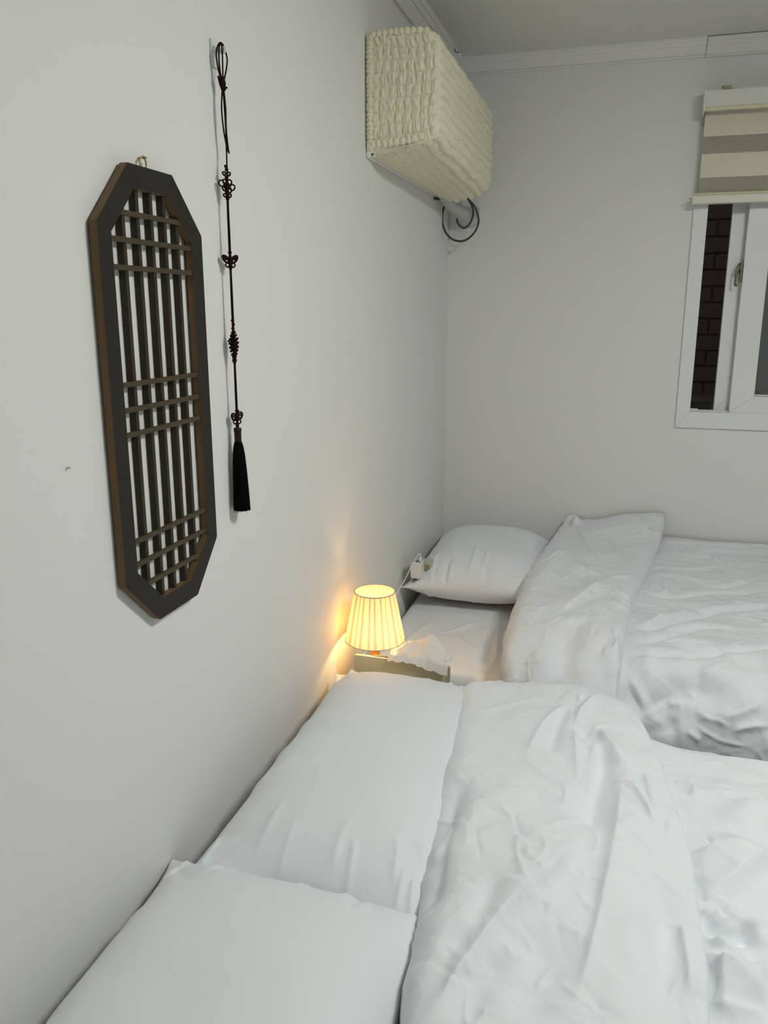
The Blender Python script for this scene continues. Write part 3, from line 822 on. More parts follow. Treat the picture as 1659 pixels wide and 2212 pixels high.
# the far end is rounded and the lower front sags a little towards it
rr = 0.04
def endscale(y):
    a = np.clip((y-(AY1-rr))/rr, 0, 1); b_ = np.clip(((AY0+0.008)-y)/0.008, 0, 1)
    return 1-0.14*(1-np.sqrt(np.clip(1-a*a, 0, 1)))-0.03*(1-np.sqrt(np.clip(1-b_*b_, 0, 1)))
S = endscale(Yg)
A2, Y2 = np.meshgrid(arc, Yg, indexing='ij')
px_ = prof[:, 0][:, None]*S[None, :]
cz_ = 1.905
pz_ = cz_+(prof[:, 1][:, None]-cz_)*S[None, :]
sag = 0.030*np.clip((Y2-AY0)/Lc, 0, 1)**1.5*np.clip((1.84-pz_)/0.06, 0, 1)*np.clip(px_/0.06, 0, 1)
pz_ = pz_-sag
def pucker(a, b, pa, pb, seed, amp):
    """Puffs: tight stitched lines every pa along a, looser gathers every pb along b."""
    wa = a+0.10*pa*fbm(a/pa*0.35, b/pb*0.30, seed)+0.35*pa*perlin(b/0.12, a/0.5, seed+9)
    row = np.floor(wa/pa)
    fa = wa/pa-row
    bb = b/pb+0.5*np.sin(row*12.9898+seed)*0.8+0.35*perlin(a/pa*0.9, b/pb*0.6, seed+3)
    fb_ = bb-np.floor(bb)
    h = np.abs(np.sin(PI*fa))**0.45*(0.38+0.62*np.abs(np.sin(PI*fb_))**0.6)
    mic = perlin(b/pb*5.5+row*3.7, a/pa*1.1, seed+5)
    return amp*(h-0.6)+amp*0.38*mic*np.abs(np.sin(PI*fa))**0.5
h = pucker(A2+0.006, Y2, 0.0270, 0.0300, 11, 0.0095)
edge = np.clip((Y2-AY0)/0.010, 0, 1)
h = h*edge
tx = np.gradient(prof[:, 0]); tz = np.gradient(prof[:, 1]); tl = np.hypot(tx, tz); nxp, nzp = -tz/tl, tx/tl
# outward normal of the profile (away from the unit)
sgn = np.where(nxp*(prof[:, 0]-0.08)+nzp*(prof[:, 1]-cz_) > 0, 1, -1); nxp *= sgn; nzp *= sgn
V = np.stack([np.maximum(px_+h*nxp[:, None], 0.004), Y2, pz_+h*nzp[:, None]], -1).reshape(-1, 3)
F_ = grid_faces(NA, NY)
body = obj_from('front_panel', V, F_, M['seersucker'], cv)
def endcap(name, y, out, k):
    idx = 0 if out < 0 else NY-1
    ring = np.stack([px_[:, idx], pz_[:, idx]], 1)
    zt, zb = 2.044, 1.768
    nz, nx_ = 190, 130
    # left edge straight on the wall side, other edge the profile: blend from the outline at equal height
    zs = np.linspace(zb, zt, nz)
    half = np.argmax(ring[:, 0])
    # outermost x at each height
    order = np.argsort(ring[:, 1])
    xo = np.interp(zs, np.linspace(zb, zt, 60), [ring[np.abs(ring[:, 1]-q) < 0.006, 0].max() if (np.abs(ring[:, 1]-q) < 0.006).any() else 0.15 for q in np.linspace(zb, zt, 60)])
    t = np.linspace(0, 1, nx_)
    Xc = 0.004+(xo[:, None]-0.004)*t[None, :]
    Zc_ = np.repeat(zs[:, None], nx_, 1)
    hh = pucker(Zc_+0.012*np.sin((1-t[None, :])*2.2)-0.02*(1-t[None, :])**2*(Zc_-1.9)/0.15, Xc+0.25*(Zc_-1.9)*(Zc_ > 1.99), 0.0272, 0.0215, 23+k, 0.0100)
    b_ = np.minimum.reduce([np.repeat(((1-t)/0.025)[None, :], nz, 0), (Zc_-zb)/0.010, (zt-Zc_)/0.010])
    bulge = 0.010*np.clip(b_, 0, 1)
    yv_ = y+out*(0.001+bulge*0.6+hh*np.clip(b_, 0, 1))
    v = np.stack([Xc, yv_, Zc_], -1).reshape(-1, 3)
    return obj_from(name, v, grid_faces(nz, nx_), M['seersucker'], cv)
endcap('end_panel', AY0, -1, 0)
endcap('end_panel', AY1, 1, 4)
# gathered elastic edge against the wall and along the lower end seam
def ruffle(path, r, seed, wave):
    P = smooth_path(path, 40); n = 14; v = []; N = len(P)
    s = 0; up = np.array([0, -1.0, 0])
    for i in range(N):
        t = P[min(i+1, N-1)]-P[max(i-1, 0)]; s += np.linalg.norm(P[i]-P[max(i-1, 0)]); t = t/np.linalg.norm(t)
        u = up-t*(up@t); u /= np.linalg.norm(u); w = np.cross(t, u)
        k_ = 0.62+0.5*abs(math.sin(PI*s/wave+0.8*float(perlin(np.array([s*30.]), np.array([1.3]), seed)[0])))
        for j in range(n):
            a = 2*PI*j/n
            v.append(P[i]+r*k_*(math.cos(a)*u+math.sin(a)*w)*(1+0.25*float(perlin(np.array([s*260.]), np.array([j*0.9]), seed+1)[0])))
    f = []
    for i in range(N-1):
        for j in range(n): f.append((i*n+j, i*n+(j+1) % n, (i+1)*n+(j+1) % n, (i+1)*n+j))
    return v, f
n = MB()
n.add(*ruffle([(0.0135, AY0-0.005, 2.040), (0.0120, AY0-0.006, 1.98), (0.0125, AY0-0.006, 1.90), (0.0120, AY0-0.006, 1.82), (0.0130, AY0-0.004, 1.775)], 0.0095, 3, 0.011))
n.add(*ruffle([(0.012, AY0-0.005, 1.788), (0.06, AY0-0.007, 1.789), (0.12, AY0-0.006, 1.795), (0.172, AY0-0.001, 1.808)], 0.0090, 5, 0.016))
n.add(*ruffle([(0.012, AY0-0.003, 2.040), (0.06, AY0-0.003, 2.043), (0.12, AY0-0.003, 2.043), (0.165, AY0-0.001, 2.038)], 0.0080, 7, 0.015))
n.add(*ruffle([(0.016, AY0, 1.768), (0.016, AY0+0.25, 1.767), (0.016, AY0+0.5, 1.768), (0.018, AY1-0.05, 1.768)], 0.0075, 8, 0.014))
n.build('gathered_edge', M['seersucker'], cv, True)

# pipe, drain, cable and wall patch under the air conditioner
pp = thing('pipe_cover', 'grey taped pipe running from the air conditioner into the corner', 'pipe', (0.075, 3.0, 1.68))
v = []; f = []; path = smooth_path([(0.034, 2.88, 1.785), (0.038, 2.97, 1.752), (0.054, 3.06, 1.726), (0.073, 3.13, 1.708), (0.082, 3.195, 1.698)], 10)
n = 16
for i, p in enumerate(path):
    t = i/(len(path)-1); wv = 0.019+0.018*t**1.5; hv = 0.017+0.004*t; stp = 1+0.05*((t*9) % 1)
    for j in range(n):
        a = 2*PI*j/n; v.append((p[0]+wv*stp*math.cos(a), p[1]+0.4*hv*math.sin(a), p[2]+hv*stp*math.sin(a)))
for i in range(len(path)-1):
    for j in range(n): f.append((i*n+j, i*n+(j+1) % n, (i+1)*n+(j+1) % n, (i+1)*n+j))
obj_from('taped_pipe', v, f, M['tape'], pp)
MB().prism([(0.045, 1.688), (0.112, 1.690), (0.116, 1.745), (0.062, 1.752)], 1, YB-0.012, YB-0.0005).build('end_flap', M['tape'], pp)
pt = MB()
pts_ = [(0.002, 1.785), (0.004, 1.64), (0.009, 1.617), (0.022, 1.612), (0.055, 1.622), (0.085, 1.637), (0.11, 1.67), (0.112, 1.785)]
pt.prism(pts_, 1, YB-0.004, YB-0.0003)
tag(recentre(pt.build('wall_patch', M['paper'])), 'pale paper patch on the back wall corner behind the black cable loop', 'patch')
cc = MB()
big = [(0.050, 3.05, 1.790), (0.030, 3.07, 1.772), (0.004, 3.08, 1.735), (0.000, 3.08, 1.692), (0.014, 3.08, 1.650), (0.045, 3.08, 1.624), (0.085, 3.08, 1.622), (0.120, 3.08, 1.650), (0.133, 3.08, 1.690), (0.120, 3.07, 1.735), (0.095, 3.05, 1.762), (0.088, 3.04, 1.776)]
cc.tube(smooth_path(big, 8), 0.0036, 8)
small = [(0.060, 3.09, 1.718), (0.052, 3.088, 1.700), (0.058, 3.085, 1.680), (0.078, 3.08, 1.665), (0.098, 3.08, 1.676), (0.112, 3.08, 1.705), (0.110, 3.075, 1.735), (0.098, 3.06, 1.760), (0.092, 3.05, 1.776)]
cc.tube(smooth_path(small, 8), 0.0036, 8)
cc.tube(smooth_path([(0.006, 2.925, 1.750), (0.018, 2.945, 1.751), (0.032, 2.965, 1.756), (0.046, 2.975, 1.765)], 6), 0.0048, 8)
cc.tube(smooth_path([(0.045, 3.0, 1.772), (0.062, 3.0, 1.763), (0.085, 3.0, 1.764), (0.10, 2.99, 1.775)], 6), 0.0036, 8)
tag(recentre(cc.build('cable_loop', M['dark_cord'], None, True)), 'dark grey cable coiled in loops below the covered air conditioner', 'cable')

# ------------------------------------------------------------------ beds
def bed(name, label, y0, y1, near):
    root = thing(name, label, 'bed', (1.02, (y0+y1)/2, 0))
    MB().box(0.02, 2.02, y0+0.015, y1-0.015, 0.07, 0.20, 0.01).build('bed_base', M['bed_base'], root)
    for lx in (0.10, 1.94):
        for ly in (y0+0.09, y1-0.09):
            MB().tube([(lx, ly, 0.0), (lx, ly, 0.07)], 0.025, 12).build('leg', M['black'], root, False)
    MB().box(0.022, 2.018, y0+0.006, y1-0.006, 0.20, ZM-0.012, 0.03).build('mattress', M['sheet'], root)
    return root
def sheet(parent, x0, x1, y0, y1, folds, seed, nx=170, ny=130):
    """Fitted sheet: top with rounded edges falling down all four sides."""
    r = 0.035; drop = 0.16
    def axis(a, b, n):
        L_ = b-a; t = np.concatenate([np.linspace(-drop, 0, 8, endpoint=False), np.linspace(0, PI/2*r, 8, endpoint=False), np.linspace(PI/2*r, PI/2*r+L_-2*r, n, endpoint=False), np.linspace(PI/2*r+L_-2*r, PI*r+L_-2*r, 8, endpoint=False), np.linspace(PI*r+L_-2*r, PI*r+L_-2*r+drop, 9)])
        flat = L_-2*r; pos = []; dz = []
        for q in t:
            if q < 0: pos.append(a); dz.append(-r+q)
            elif q < PI/2*r: th = q/r; pos.append(a+r-r*math.cos(th)); dz.append(-r+r*math.sin(th))
            elif q <= PI/2*r+flat: pos.append(a+r+q-PI/2*r); dz.append(0)
            elif q <= PI*r+flat: th = (q-PI/2*r-flat)/r; pos.append(b-r+r*math.sin(th)); dz.append(-r+r*math.cos(th))
            else: pos.append(b); dz.append(-r-(q-PI*r-flat))
        return np.array(pos), np.array(dz)
    ax_, azx = axis(x0, x1, nx); ay_, azy = axis(y0, y1, ny)
    X, Y = np.meshgrid(ax_, ay_, indexing='ij')
    Zd = np.minimum(azx[:, None], azy[None, :])
    Zd = np.maximum(Zd, -0.19)
    H = fold_field(X, Y, folds)+0.0022*fbm(X*9, Y*9, seed, 3)+crumple(X, Y, 150, 0.0016, 0.16, 0.006, seed)
    Z_ = ZM+Zd+H*np.clip(1+Zd/0.03, 0.2, 1)
    Y = Y-0.012*fbm(X*7, Y*0+2.3, seed+4, 3)*np.clip(-Zd/0.05, 0, 1)
    return obj_from('fitted_sheet', np.stack([X, Y, Z_], -1).reshape(-1, 3), grid_faces(len(ax_), len(ay_)), M['sheet'], parent)
NB0, NB1 = 0.52, 1.725       # near bed, across
FB0, FB1 = 2.045, 3.180      # far bed
nb = bed('bed', 'white sheeted single bed nearest the camera, under two pillows', NB0, NB1, True)
sheet(nb, 0.015, 2.025, NB0, NB1, [], 31)
fb_ = bed('bed', 'white sheeted single bed along the back wall, under one pillow', FB0, FB1, False)
sheet(fb_, 0.015, 2.025, FB0, FB1, FS, 32, 480, 280)

# ------------------------------------------------------------------ pillows
def pillow(label, cx, cy, hx, hy, T, seed, folds, gain, rotz=0.0, tilt=0.0, lift=0.0, zbase=ZM, nose=None):
    nu, nv = 130, 180
    def spaced(n):                       # finer towards the seams
        t = np.linspace(-1, 1, n); return np.sin(t*PI/2)*0.75+t*0.25
    u = spaced(nu)[:, None]*np.ones((1, nv)); v = np.ones((nu, 1))*spaced(nv)[None, :]
    au, av = np.abs(u), np.abs(v)
    prof = ((1-au**2.6)*(1-av**3.2))
    th = np.clip(prof, 0, 1)**0.60*(1-0.35*(au*av)**5)
    # the seam line is drawn in between the corners; corners are left as small ears
    X = hx*u*(1-0.12*(1-av**2.2)*au**3)*(1+0.03*(au*av)**8)
    Y = hy*v*(1-0.055*(1-au**2.2)*av**3)
    ear = (au*av)**14
    edge_u = (1-au)*hx; edge_v = (1-av)*hy
    ed = np.minimum(edge_u, edge_v)
    rng = random.Random(seed)
    gath = []
    for k in range(34):                  # gathers pulled inwards from the seams
        side = rng.random()
        L_ = rng.uniform(0.03, 0.085); j = rng.uniform(-0.02, 0.02)
        if side < 0.62:
            s = rng.choice([-1, 1]); x = rng.uniform(-0.85, 0.85)*hx
            gath.append(('c', rng.uniform(0.003, 0.008)*rng.choice([1, -1]), rng.uniform(.004, .007), .01, [(x, s*hy*0.99), (x+j*.4, s*(hy*.95-L_*.5)), (x+j, s*(hy*.93-L_))]))
        else:
            s = rng.choice([-1, 1]); y = rng.uniform(-0.9, 0.9)*hy
            gath.append(('c', rng.uniform(0.0015, 0.0045)*rng.choice([1, -1]), rng.uniform(.004, .009), .01, [(s*hx*0.97, y), (s*(hx*.90-L_*.5), y+j*.4), (s*(hx*.88-L_), y+j)]))
    for sx in (-1, 1):
        for sy in (-1, 1):               # creases running in from the corners
            for k in range(4):
                a = math.atan2(-sy*hy, -sx*hx)+rng.uniform(-0.5, 0.5); L_ = rng.uniform(.06, .15)
                x0, y0 = sx*hx*.93, sy*hy*.95
                gath.append(('c', rng.uniform(.0015, .004)*rng.choice([1, -1]), .007, .01, [(x0, y0), (x0+L_*.5*math.cos(a), y0+L_*.5*math.sin(a)), (x0+L_*math.cos(a+.15), y0+L_*math.sin(a+.15))]))
    wr = fold_field(X, Y, gath)+gain*fold_field(X, Y, folds)+0.0030*fbm(X*6, Y*6, seed, 3)
    wr2 = fold_field(X, -Y, gath)+0.0030*fbm(X*6+9, Y*6, seed, 3)
    fade = np.clip(ed/0.012, 0, 1)
    top = T*0.56*th+wr*fade
    bot = -T*0.44*th**0.9-wr2*fade*0.6
    seamz = 0.005*np.sin(v*3+seed)*au**4
    def place(z):
        P = np.stack([X, Y, z+seamz], -1)
        zz = P[..., 2]+T*0.44+lift+(-P[..., 0])*math.tan(tilt)
        c_, s_ = math.cos(rotz), math.sin(rotz)
        wx = cx+P[..., 0]*c_-P[..., 1]*s_; wy = cy+P[..., 0]*s_+P[..., 1]*c_
        if nose is not None: zz = zz+nose(wx, wy)
        return np.stack([np.maximum(wx, 0.004), wy, np.maximum(zz+zbase, zbase+0.004)], -1).reshape(-1, 3)
    V = np.concatenate([place(top), place(bot)])
    N_ = nu*nv
    Fq = grid_faces(nu, nv)+grid_faces(nu, nv, N_, True)
    o = obj_from('pillow', V, Fq, M['sateen'])
    bm = bmesh.new(); bm.from_mesh(o.data)
    bm.verts.ensure_lookup_table()
    b_ = [e for e in bm.verts if e.is_boundary]
    bmesh.ops.remove_doubles(bm, verts=b_, dist=0.0004)
    bm.to_mesh(o.data); bm.free()
    o.data.polygons.foreach_set('use_smooth', np.full(len(o.data.polygons), True, dtype=bool))
    recentre(o)
    return tag(o, label, 'pillow', 'white pillows')
P1 = [('a', .006, .02, .006, [(-.185, .02), (-.15, .045), (-.11, .05)]), ('a', .005, .02, .006, [(-.19, -.10), (-.15, -.075), (-.10, -.07)]), ('a', .006, .02, .006, [(-.19, -.20), (-.14, -.16), (-.10, -.15)]),
      ('c', .004, .007, 0, [(-.19, .24), (-.16, .26), (-.12, .27)]), ('c', .005, .006, 0, [(-.10, -.36), (-.095, -.30), (-.085, -.25)]), ('c', .005, .006, 0, [(.03, -.36), (.03, -.30), (.04, -.26)]),
      ('c', .006, .007, 0, [(.13, -.36), (.125, -.30), (.11, -.27)]), ('r', -.006, .012, 0, [(.16, -.36), (.155, -.29), (.13, -.26)])]
P3 = [('c', .006, .006, 0, [(-.02, -.29), (-.01, -.20), (-.02, -.13)]), ('c', .005, .006, 0, [(.02, -.29), (.03, -.20), (.02, -.15)]), ('c', .005, .007, 0, [(.07, -.29), (.06, -.22), (.04, -.17)]),
      ('c', .005, .007, 0, [(.12, -.28), (.105, -.20), (.085, -.15)]), ('c', .004, .006, 0, [(.18, .02), (.12, .05), (.07, .07)]), ('c', .004, .006, 0, [(.18, .05), (.12, .08), (.08, .10)]), ('c', .004, .006, 0, [(.18, .09), (.13, .115), (.09, .125)]),
      ('c', .004, .006, 0, [(.18, -.02), (.13, .02), (.09, .04)]), ('c', .004, .008, 0, [(-.12, -.10), (-.09, -.17), (-.08, -.22)]), ('c', .005, .007, 0, [(-.185, -.27), (-.15, -.22), (-.14, -.17)])]
pillow('white pillow in the middle, beside the lamp, on the near bed', 0.247, 1.408, 0.207, 0.398, 0.176, 3, P1, 0.9, 0.02, 0.03, 0.0)
pillow('white pillow at the bottom of the picture, closest to the camera', 0.242, 0.662, 0.232, 0.385, 0.182, 8, [], 1.0, 0.005, 0.03, 0.0)
pillow('plump white pillow on the far bed in the corner', 0.240, 2.815, 0.230, 0.318, 0.195, 14, P3, 1.6, 0.02, 0.0, 0.0)

# ------------------------------------------------------------------ duvets
def interp_fn(pts):
    q = sorted(pts); ys = [a for a, b in q]; xs = [b for a, b in q]
    P = np.array(smooth_path([(a, b, 0) for a, b in q], 8))
    return lambda y: np.interp(y, P[:, 0], P[:, 1])

def duvet(name, label, edge, sgn, yfar, xf, xh, hm, hf, FFolds, MFolds, seed, rr, mgain, hem=0.03, warp=None, extra=None):
    """A quilt folded back on itself: fold bulge, folded flap, hem, then the single layer to the foot.
    edge: mattress edge the quilt falls over, sgn +1 if that edge lies at larger y; yfar: where it starts."""
    r = 0.03; ds = 0.0042
    flat_len = abs((edge-sgn*r)-yfar)
    v1 = np.arange(0, flat_len, ds)
    n2 = max(int((r+hm)*PI/2/ds*1.1), 10)
    v2 = np.linspace(0, PI/2, n2)
    v3 = np.arange(ds, 0.26, ds*1.2)
    Yb = np.concatenate([yfar+sgn*v1, edge-sgn*r+sgn*r*np.sin(v2), np.full(len(v3), edge)])
    Zb = np.concatenate([np.full(len(v1), ZM), ZM-r+r*np.cos(v2), ZM-r-v3])
    ny = np.concatenate([np.zeros(len(v1)), sgn*np.sin(v2), np.full(len(v3), float(sgn))])
    nz = np.concatenate([np.ones(len(v1)), np.cos(v2), np.zeros(len(v3))])
    arc = np.concatenate([v1, flat_len+v2*(r+hm*0.7), flat_len+PI/2*(r+hm*0.7)+v3])
    Yp = yfar+sgn*arc                                    # developed coordinate across the bed
    NV = len(Yp)
    XF = xf(Yp); XH = xh(Yp)
    nA, nB, nC, nD = 32, 150, 18, 300
    rows = []
    al = 0.055
    phi = np.linspace(-PI/2, PI/2, nA)
    HF = hf(Yp)
    for p in phi:
        rows.append((XF+al-al*math.cos(p), HF*(0.5+0.5*math.sin(p)), 'A', math.cos(p), math.sin(p)))
    t = np.linspace(0, 1, nB+1)[1:]
    HEM = hem(Yp); hh = hm+HEM
    bw_ = 0.016
    for q in t:
        x = XF+al+(XH-bw_-XF-al)*q
        w = q*q*(3-2*q)
        rows.append((x, HF*(1-w)+hh*w+0.010*math.sin(PI*q), 'B', 0, 1))
    for p in np.linspace(PI/2, -PI/2-0.2, nC+1)[1:]:
        rows.append((XH-bw_+bw_*math.cos(p), hm-0.004+(HEM+0.004)*(0.5+0.5*math.sin(p)), 'C', 0, 1))
    xs = np.concatenate([np.linspace(0, 1, nD)**1.15])
    for q in xs:
        x = (XH-0.012)+(2.06-(XH-0.012))*q
        rows.append((x, np.full(NV, hm), 'D', 0, 1))
    n_ = len(rows)
    X = np.array([a[0] for a in rows]); H = np.array([a[1]+0*XF for a in rows])
    kind = np.array([a[2] for a in rows])
    Yg = np.repeat(Yp[None, :], n_, 0)
    FF_ = 1.3*fold_field(X, Yg, FFolds)+0.006*fbm(X*5, Yg*5, seed, 3)
    cr = np.zeros_like(X)
    cr[:nA+nB+nC] = crumple(X[:nA+nB+nC], Yg[:nA+nB+nC], 420, 0.0032, 0.085, 0.0042, seed+1)
    cr[nA+nB+nC:] = crumple(X[nA+nB+nC:], Yg[nA+nB+nC:], 520, 0.0034, 0.13, 0.0060, seed+2, main_dir=0.0, spread=0.9)
    FM_ = mgain*fold_field(X, Yg, MFolds)+0.008*fbm(X*2.2, Yg*6.5, seed+3, 4)
    D_ = (kind == 'D')[:, None]
    fld = np.where(D_, FM_, FF_)+cr
    # settle the single layer under the hem
    near_hem = np.clip((X-XH[None, :]+0.012)/0.03, 0, 1)
    fld = np.where(D_, fld*near_hem, fld)
    A_ = kind == 'A'; Cm = (kind == 'C')[:, None]
    cosA = np.array([a[3] for a in rows])[:, None]; sinA = np.array([a[4] for a in rows])[:, None]
    fld = np.where(Cm, fld*np.clip(H/hh[None, :], 0, 1), fld)
    X = X-np.where(A_[:, None], fld*cosA, 0)
    H = H+np.where(A_[:, None], fld*np.maximum(sinA, 0)+0*H, fld)
    if extra is not None: H = H+extra(X, Yg, kind)
    H = np.maximum(H, 0.004)
    W = np.stack([X, Yb[None, :]+ny[None, :]*H, Zb[None, :]+nz[None, :]*H], -1)
    if warp is not None: W = warp(W)
    W[..., 1] = np.minimum(W[..., 1], YB-0.004)
    o = obj_from(name, W.reshape(-1, 3), grid_faces(n_, NV, 0, sgn < 0), M['cotton'])
    recentre(o)
    return tag(o, label, 'duvet', 'folded duvets')
xf_n = interp_fn([(0.3, 0.520), (0.82, 0.458), (0.91, 0.447), (1.04, 0.428), (1.35, 0.390), (1.6, 0.362), (1.75, 0.345), (2.1, 0.345)])
xh_n = interp_fn([(0.3, 0.80), (0.88, 0.833), (0.99, 0.840), (1.11, 0.838), (1.28, 0.835), (1.45, 0.815), (1.58, 0.792), (1.69, 0.765), (1.80, 0.715), (2.1, 0.66)])
hf_n = interp_fn([(0.3, 0.150), (0.9, 0.150), (1.3, 0.155), (1.6, 0.150), (2.1, 0.120)])
def near_edge(W):
    x, y = W[..., 0], W[..., 1]
    s = np.clip((x-0.60)/0.26, 0, 1); s = s*s*(3-2*s)
    W[..., 1] = y-0.085*s*np.clip((y-1.05)/0.6, 0, 1.15)
    return W
duvet('duvet', 'white duvet folded back on the near bed, in the lower right', NB1, 1, 0.36, xf_n, xh_n, 0.100, hf_n, NF, NM, 41, 0.05, 1.9, hem=interp_fn([(0.3, 0.022), (1.0, 0.024), (1.35, 0.032), (1.55, 0.050), (1.75, 0.055), (2.1, 0.05)]), warp=near_edge)
xf_f = interp_fn([(1.5, 0.43), (1.85, 0.42), (2.04, 0.408), (2.2, 0.402), (2.5, 0.402), (2.75, 0.416), (3.0, 0.445), (3.3, 0.47)])
xh_f = interp_fn([(1.5, 0.69), (1.75, 0.70), (1.92, 0.712), (2.10, 0.726), (2.365, 0.745), (2.66, 0.790), (2.92, 0.828), (3.08, 0.850), (3.3, 0.870)])
hf_f = interp_fn([(1.5, 0.105), (1.9, 0.132), (2.2, 0.160), (2.5, 0.168), (2.8, 0.175), (3.05, 0.180), (3.3, 0.18)])
def corner_lift(X, Y, kind):
    return 0.040*np.clip((Y-2.95)/0.18, 0, 1)*np.clip((X-0.62)/0.22, 0, 1)*np.isin(kind, ['B', 'C'])[:, None]
duvet('duvet', 'white duvet folded back on the far bed along the back wall', FB0, -1, FB1-0.004, xf_f, xh_f, 0.135, hf_f, FF, FM, 52, 0.05, 0.95, hem=interp_fn([(1.5, 0.04), (2.1, 0.042), (2.6, 0.036), (2.9, 0.04), (3.1, 0.055), (3.3, 0.055)]), extra=corner_lift)

# ------------------------------------------------------------------ bedside stand, lamp, tissue
st = thing('bedside_stand', 'olive leather bedside stand between the two beds', 'bedside table', (0.186, 1.935, 0))
SX0, SX1, SY0, SY1, SZ = 0.060, 0.311, 1.842, 2.030, 0.522
def rounded(x0, x1, z0, z1, r, k=5):
    p = []
    for cx, cz, a0 in ((x1-r, z1-r, 0), (x0+r, z1-r, PI/2)):
        for i in range(k+1):
            a = a0+PI/2*i/k; p.append((cx+r*math.cos(a), cz+r*math.sin(a)))
    return p+[(x0, z0), (x1, z0)]
o = MB().prism(rounded(SX0, SX1-0.004, 0.0, SZ, 0.006), 1, SY0, SY0+0.008).build('front_panel', M['leather'], st)
MB().box(0.2615, 0.2655, SY0+0.008, SY1, 0.0, 0.445).build('side_panel', M['leather_edge'], st)
MB().box(SX0, SX0+0.004, SY0+0.008, SY1, 0.0, 0.445).build('side_panel', M['leather_edge'], st)
MB().box(SX0+0.004, 0.2615, SY1-0.006, SY1, 0.0, 0.440).build('back_panel', M['leather_edge'], st)
MB().box(SX0+0.004, 0.2615, SY0+0.008, SY1-0.006, 0.425, 0.440).build('top', M['leather_edge'], st)
MB().box(SX1-0.0042, SX1, SY0-0.0008, SY0+0.0080, 0.0, SZ-0.003, 0.001).build('edge_trim', M['leather_edge'], st)
n = MB()
for k in range(26): n.box(SX1-0.0085, SX1-0.0070, SY0-0.0009, SY0+0.0002, SZ-0.02-k*0.0075-0.005, SZ-0.02-k*0.0075)
n.build('stitching', M['leather_edge'], st)
MB().box(0.108, 0.170, SY0+0.006, SY0+0.014, SZ-0.006, SZ+0.0012).build('slot_shade', M['black'], st)  # black strip imitates the shade in the gap behind the front panel

LX, LY = 0.0945, 1.915
la = thing('table_lamp', 'small lit table lamp with a pleated cream shade on a wooden stem', 'lamp', (LX, LY, 0.440))
b = MB(); b.tube([(LX, LY, 0.4402), (LX, LY, 0.452)], [0.045, 0.043], 28)
b.build('base', M['lamp_wood'], la)
def taper(z0, z1, w0, w1):
    v = [(LX+sx*w, LY+sy*w, z) for z, w in ((z0, w0), (z1, w1)) for sx, sy in ((-1, -1), (1, -1), (1, 1), (-1, 1))]
    return MB().add(v, [(0, 1, 2, 3), (7, 6, 5, 4)]+[(i, (i+1) % 4, (i+1) % 4+4, i+4) for i in range(4)])
taper(0.452, 0.530, 0.0125, 0.0085).build('stem', M['lamp_wood'], la)
b = MB(); b.tube([(LX, LY, 0.530), (LX, LY, 0.556)], 0.010, 14); so_ = b.build('socket', M['white_plastic'], la)
MB().ball((LX, LY, 0.5680), 0.0115, 14, (1, 1, 1.15)).build('bulb', M['bulb'], so_, True)
ZS0, ZS1, RS0, RS1 = 0.5400, 0.6720, 0.0765, 0.0515
NPL = 24; per = 14; nseg = NPL*per; nh = 14
v = []; f = []; fold = []
rng = random.Random(12)
wid = [rng.uniform(0.75, 1.25) for _ in range(NPL)]; s_ = sum(wid); cum = [0]
for w in wid: cum.append(cum[-1]+w/s_)
ov = [rng.uniform(0.15, 0.55) for _ in range(NPL)]
for i in range(nh+1):
    t = i/nh; z = ZS0+(ZS1-ZS0)*t; r = RS0+(RS1-RS0)*t
    for p in range(NPL):
        for j in range(per):
            u_ = j/per; a = 2*PI*(cum[p]+(cum[p+1]-cum[p])*u_)
            rad = r+0.0022*(1-u_)**1.5*(0.6+0.4*(1-t))
            v.append((LX+rad*math.cos(a), LY+rad*math.sin(a), z)); fold.append(1.0 if u_ < ov[p]*(1.1-0.35*t) else 0.0)
for i in range(nh):
    for j in range(nseg): f.append((i*nseg+j, i*nseg+(j+1) % nseg, (i+1)*nseg+(j+1) % nseg, (i+1)*nseg+j))
sh = obj_from('shade', v, f, M['shade'], la, False)
at = sh.data.attributes.new('fold', 'FLOAT', 'POINT'); at.data.foreach_set('value', fold)
for z, r in ((ZS0, RS0+0.0012), (ZS1, RS1+0.0010)):
    MB().tube([(LX+r*math.cos(a), LY+r*math.sin(a), z) for a in np.linspace(0, 2*PI, 61)[:-1]], 0.0014, 6, True).build('shade_ring', M['ring'], sh, True)
b = MB()
for a in (0.4, 0.4+2*PI/3, 0.4+4*PI/3): b.tube([(LX+0.0105*math.cos(a), LY+0.0105*math.sin(a), 0.550), (LX+0.0735*math.cos(a), LY+0.0735*math.sin(a), 0.545)], 0.0009, 6)
b.build('shade_spider', M['ring'], la)

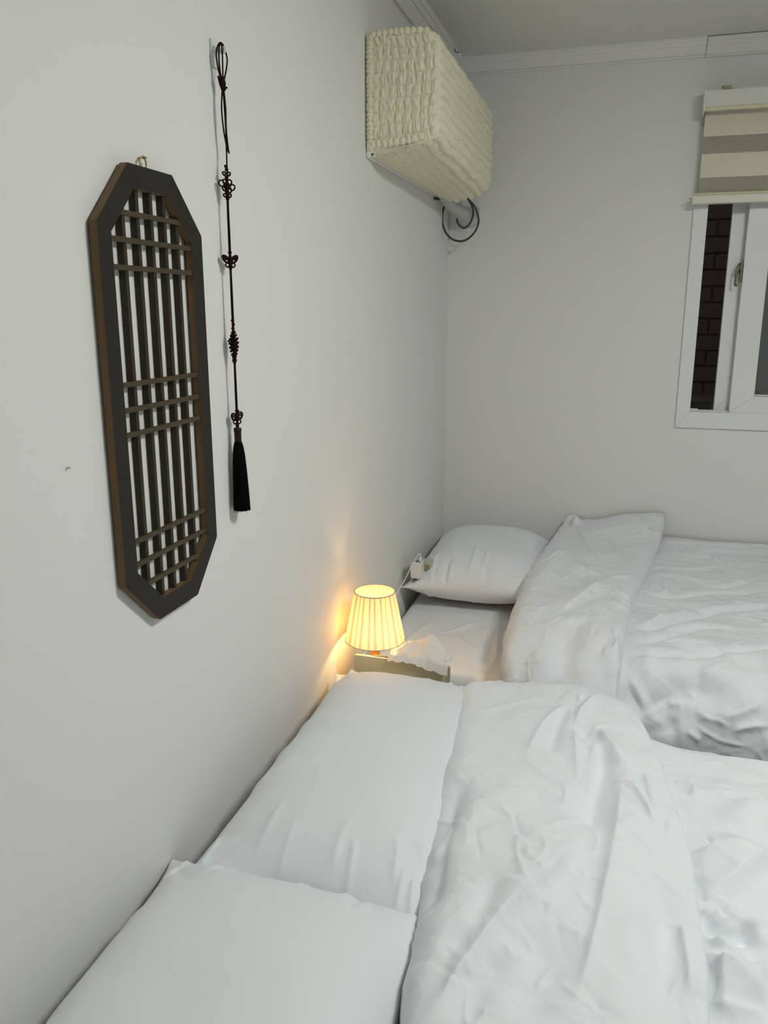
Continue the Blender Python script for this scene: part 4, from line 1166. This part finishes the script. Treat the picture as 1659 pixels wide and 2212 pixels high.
# crumpled tissue lying over the stand's front rim
nu, nv = 46, 40
u = np.linspace(0, 1, nu)[:, None]*np.ones((1, nv)); v = np.ones((nu, 1))*np.linspace(0, 1, nv)[None, :]
X = 0.150+0.160*u+0.012*(v-0.5)*(u-.4); Yt = 1.832+0.125*v*(0.55+0.45*np.sin(PI*np.clip(u*0.9+.12, 0, 1)))
hgt = 0.042*np.exp(-((u-0.62)/0.20)**2-((v-0.6)/0.35)**2)+0.018*np.exp(-((u-0.3)/0.15)**2-((v-0.5)/0.3)**2)
Zt = SZ+0.004+hgt+0.007*fbm(u*4, v*4, 77, 4)+0.010*np.abs(perlin(u*6, v*3, 5))
front = np.clip((SY0-Yt)/0.010, 0, 1)
Zt = np.where(v < 0.08, Zt-0.022*np.clip((0.08-v)/0.08, 0, 1)*(0.35+0.9*np.clip((u-0.35)*1.6, 0, 1)), Zt)
Zt = np.maximum(Zt, SZ+0.003-0.024*np.clip((SY0-0.001-Yt)/0.004, 0, 1))
ti = obj_from('tissue', np.stack([X, Yt, Zt], -1).reshape(-1, 3), grid_faces(nu, nv), M['tissue'])
recentre(ti); tag(ti, 'crumpled white tissue draped over the olive stand in front of the lamp', 'tissue')

# power strip and charger behind the far pillow, with a thin white cable
ps = thing('power_strip', 'grey power strip wedged behind the left corner of the far pillow', 'power strip', (0.07, 2.566, 0.466))
MB().box(0.040, 0.099, 2.548, 2.584, 0.466, 0.562, 0.003).build('body', M['grey_plastic'], ps)
for k in range(2): MB().box(0.078, 0.094, 2.5465, 2.5485, 0.470+k*0.045, 0.505+k*0.045, 0.0008).build('outlet', M['olive_plastic'], ps)
MB().box(0.041, 0.068, 2.514, 2.549, 0.470, 0.504, 0.003).build('side_plug', M['olive_plastic'], ps)
ch = thing('usb_charger', 'white three-port charger plugged in behind the far pillow', 'charger', (0.055, 2.515, 0.512))
MB().box(0.038, 0.075, 2.505, 2.545, 0.512, 0.566, 0.003).build('body', M['white_plastic'], ch)
for k in range(3): MB().box(0.0435+k*0.010, 0.0495+k*0.010, 2.515, 2.535, 0.5655, 0.5664).build('port', M['black'], ch)
uc = MB(); uc.box(0.0625, 0.0705, 2.519, 2.531, 0.5662, 0.583, 0.002)
uc.tube([(0.0665, 2.525, 0.583), (0.0665, 2.525, 0.592)], 0.0025, 8)
uc.tube(smooth_path([(0.0665, 2.525, 0.591), (0.064, 2.515, 0.596), (0.056, 2.49, 0.580), (0.038, 2.43, 0.530), (0.022, 2.36, 0.490), (0.016, 2.28, 0.455), (0.012, 2.16, 0.430), (0.013, 2.06, 0.418), (0.020, 2.037, 0.395), (0.030, 2.036, 0.34)], 8), 0.0016, 7)
tag(recentre(uc.build('charging_cable', M['white_plastic'], None, True)), 'thin white charging cable running from the charger down behind the lamp', 'cable')
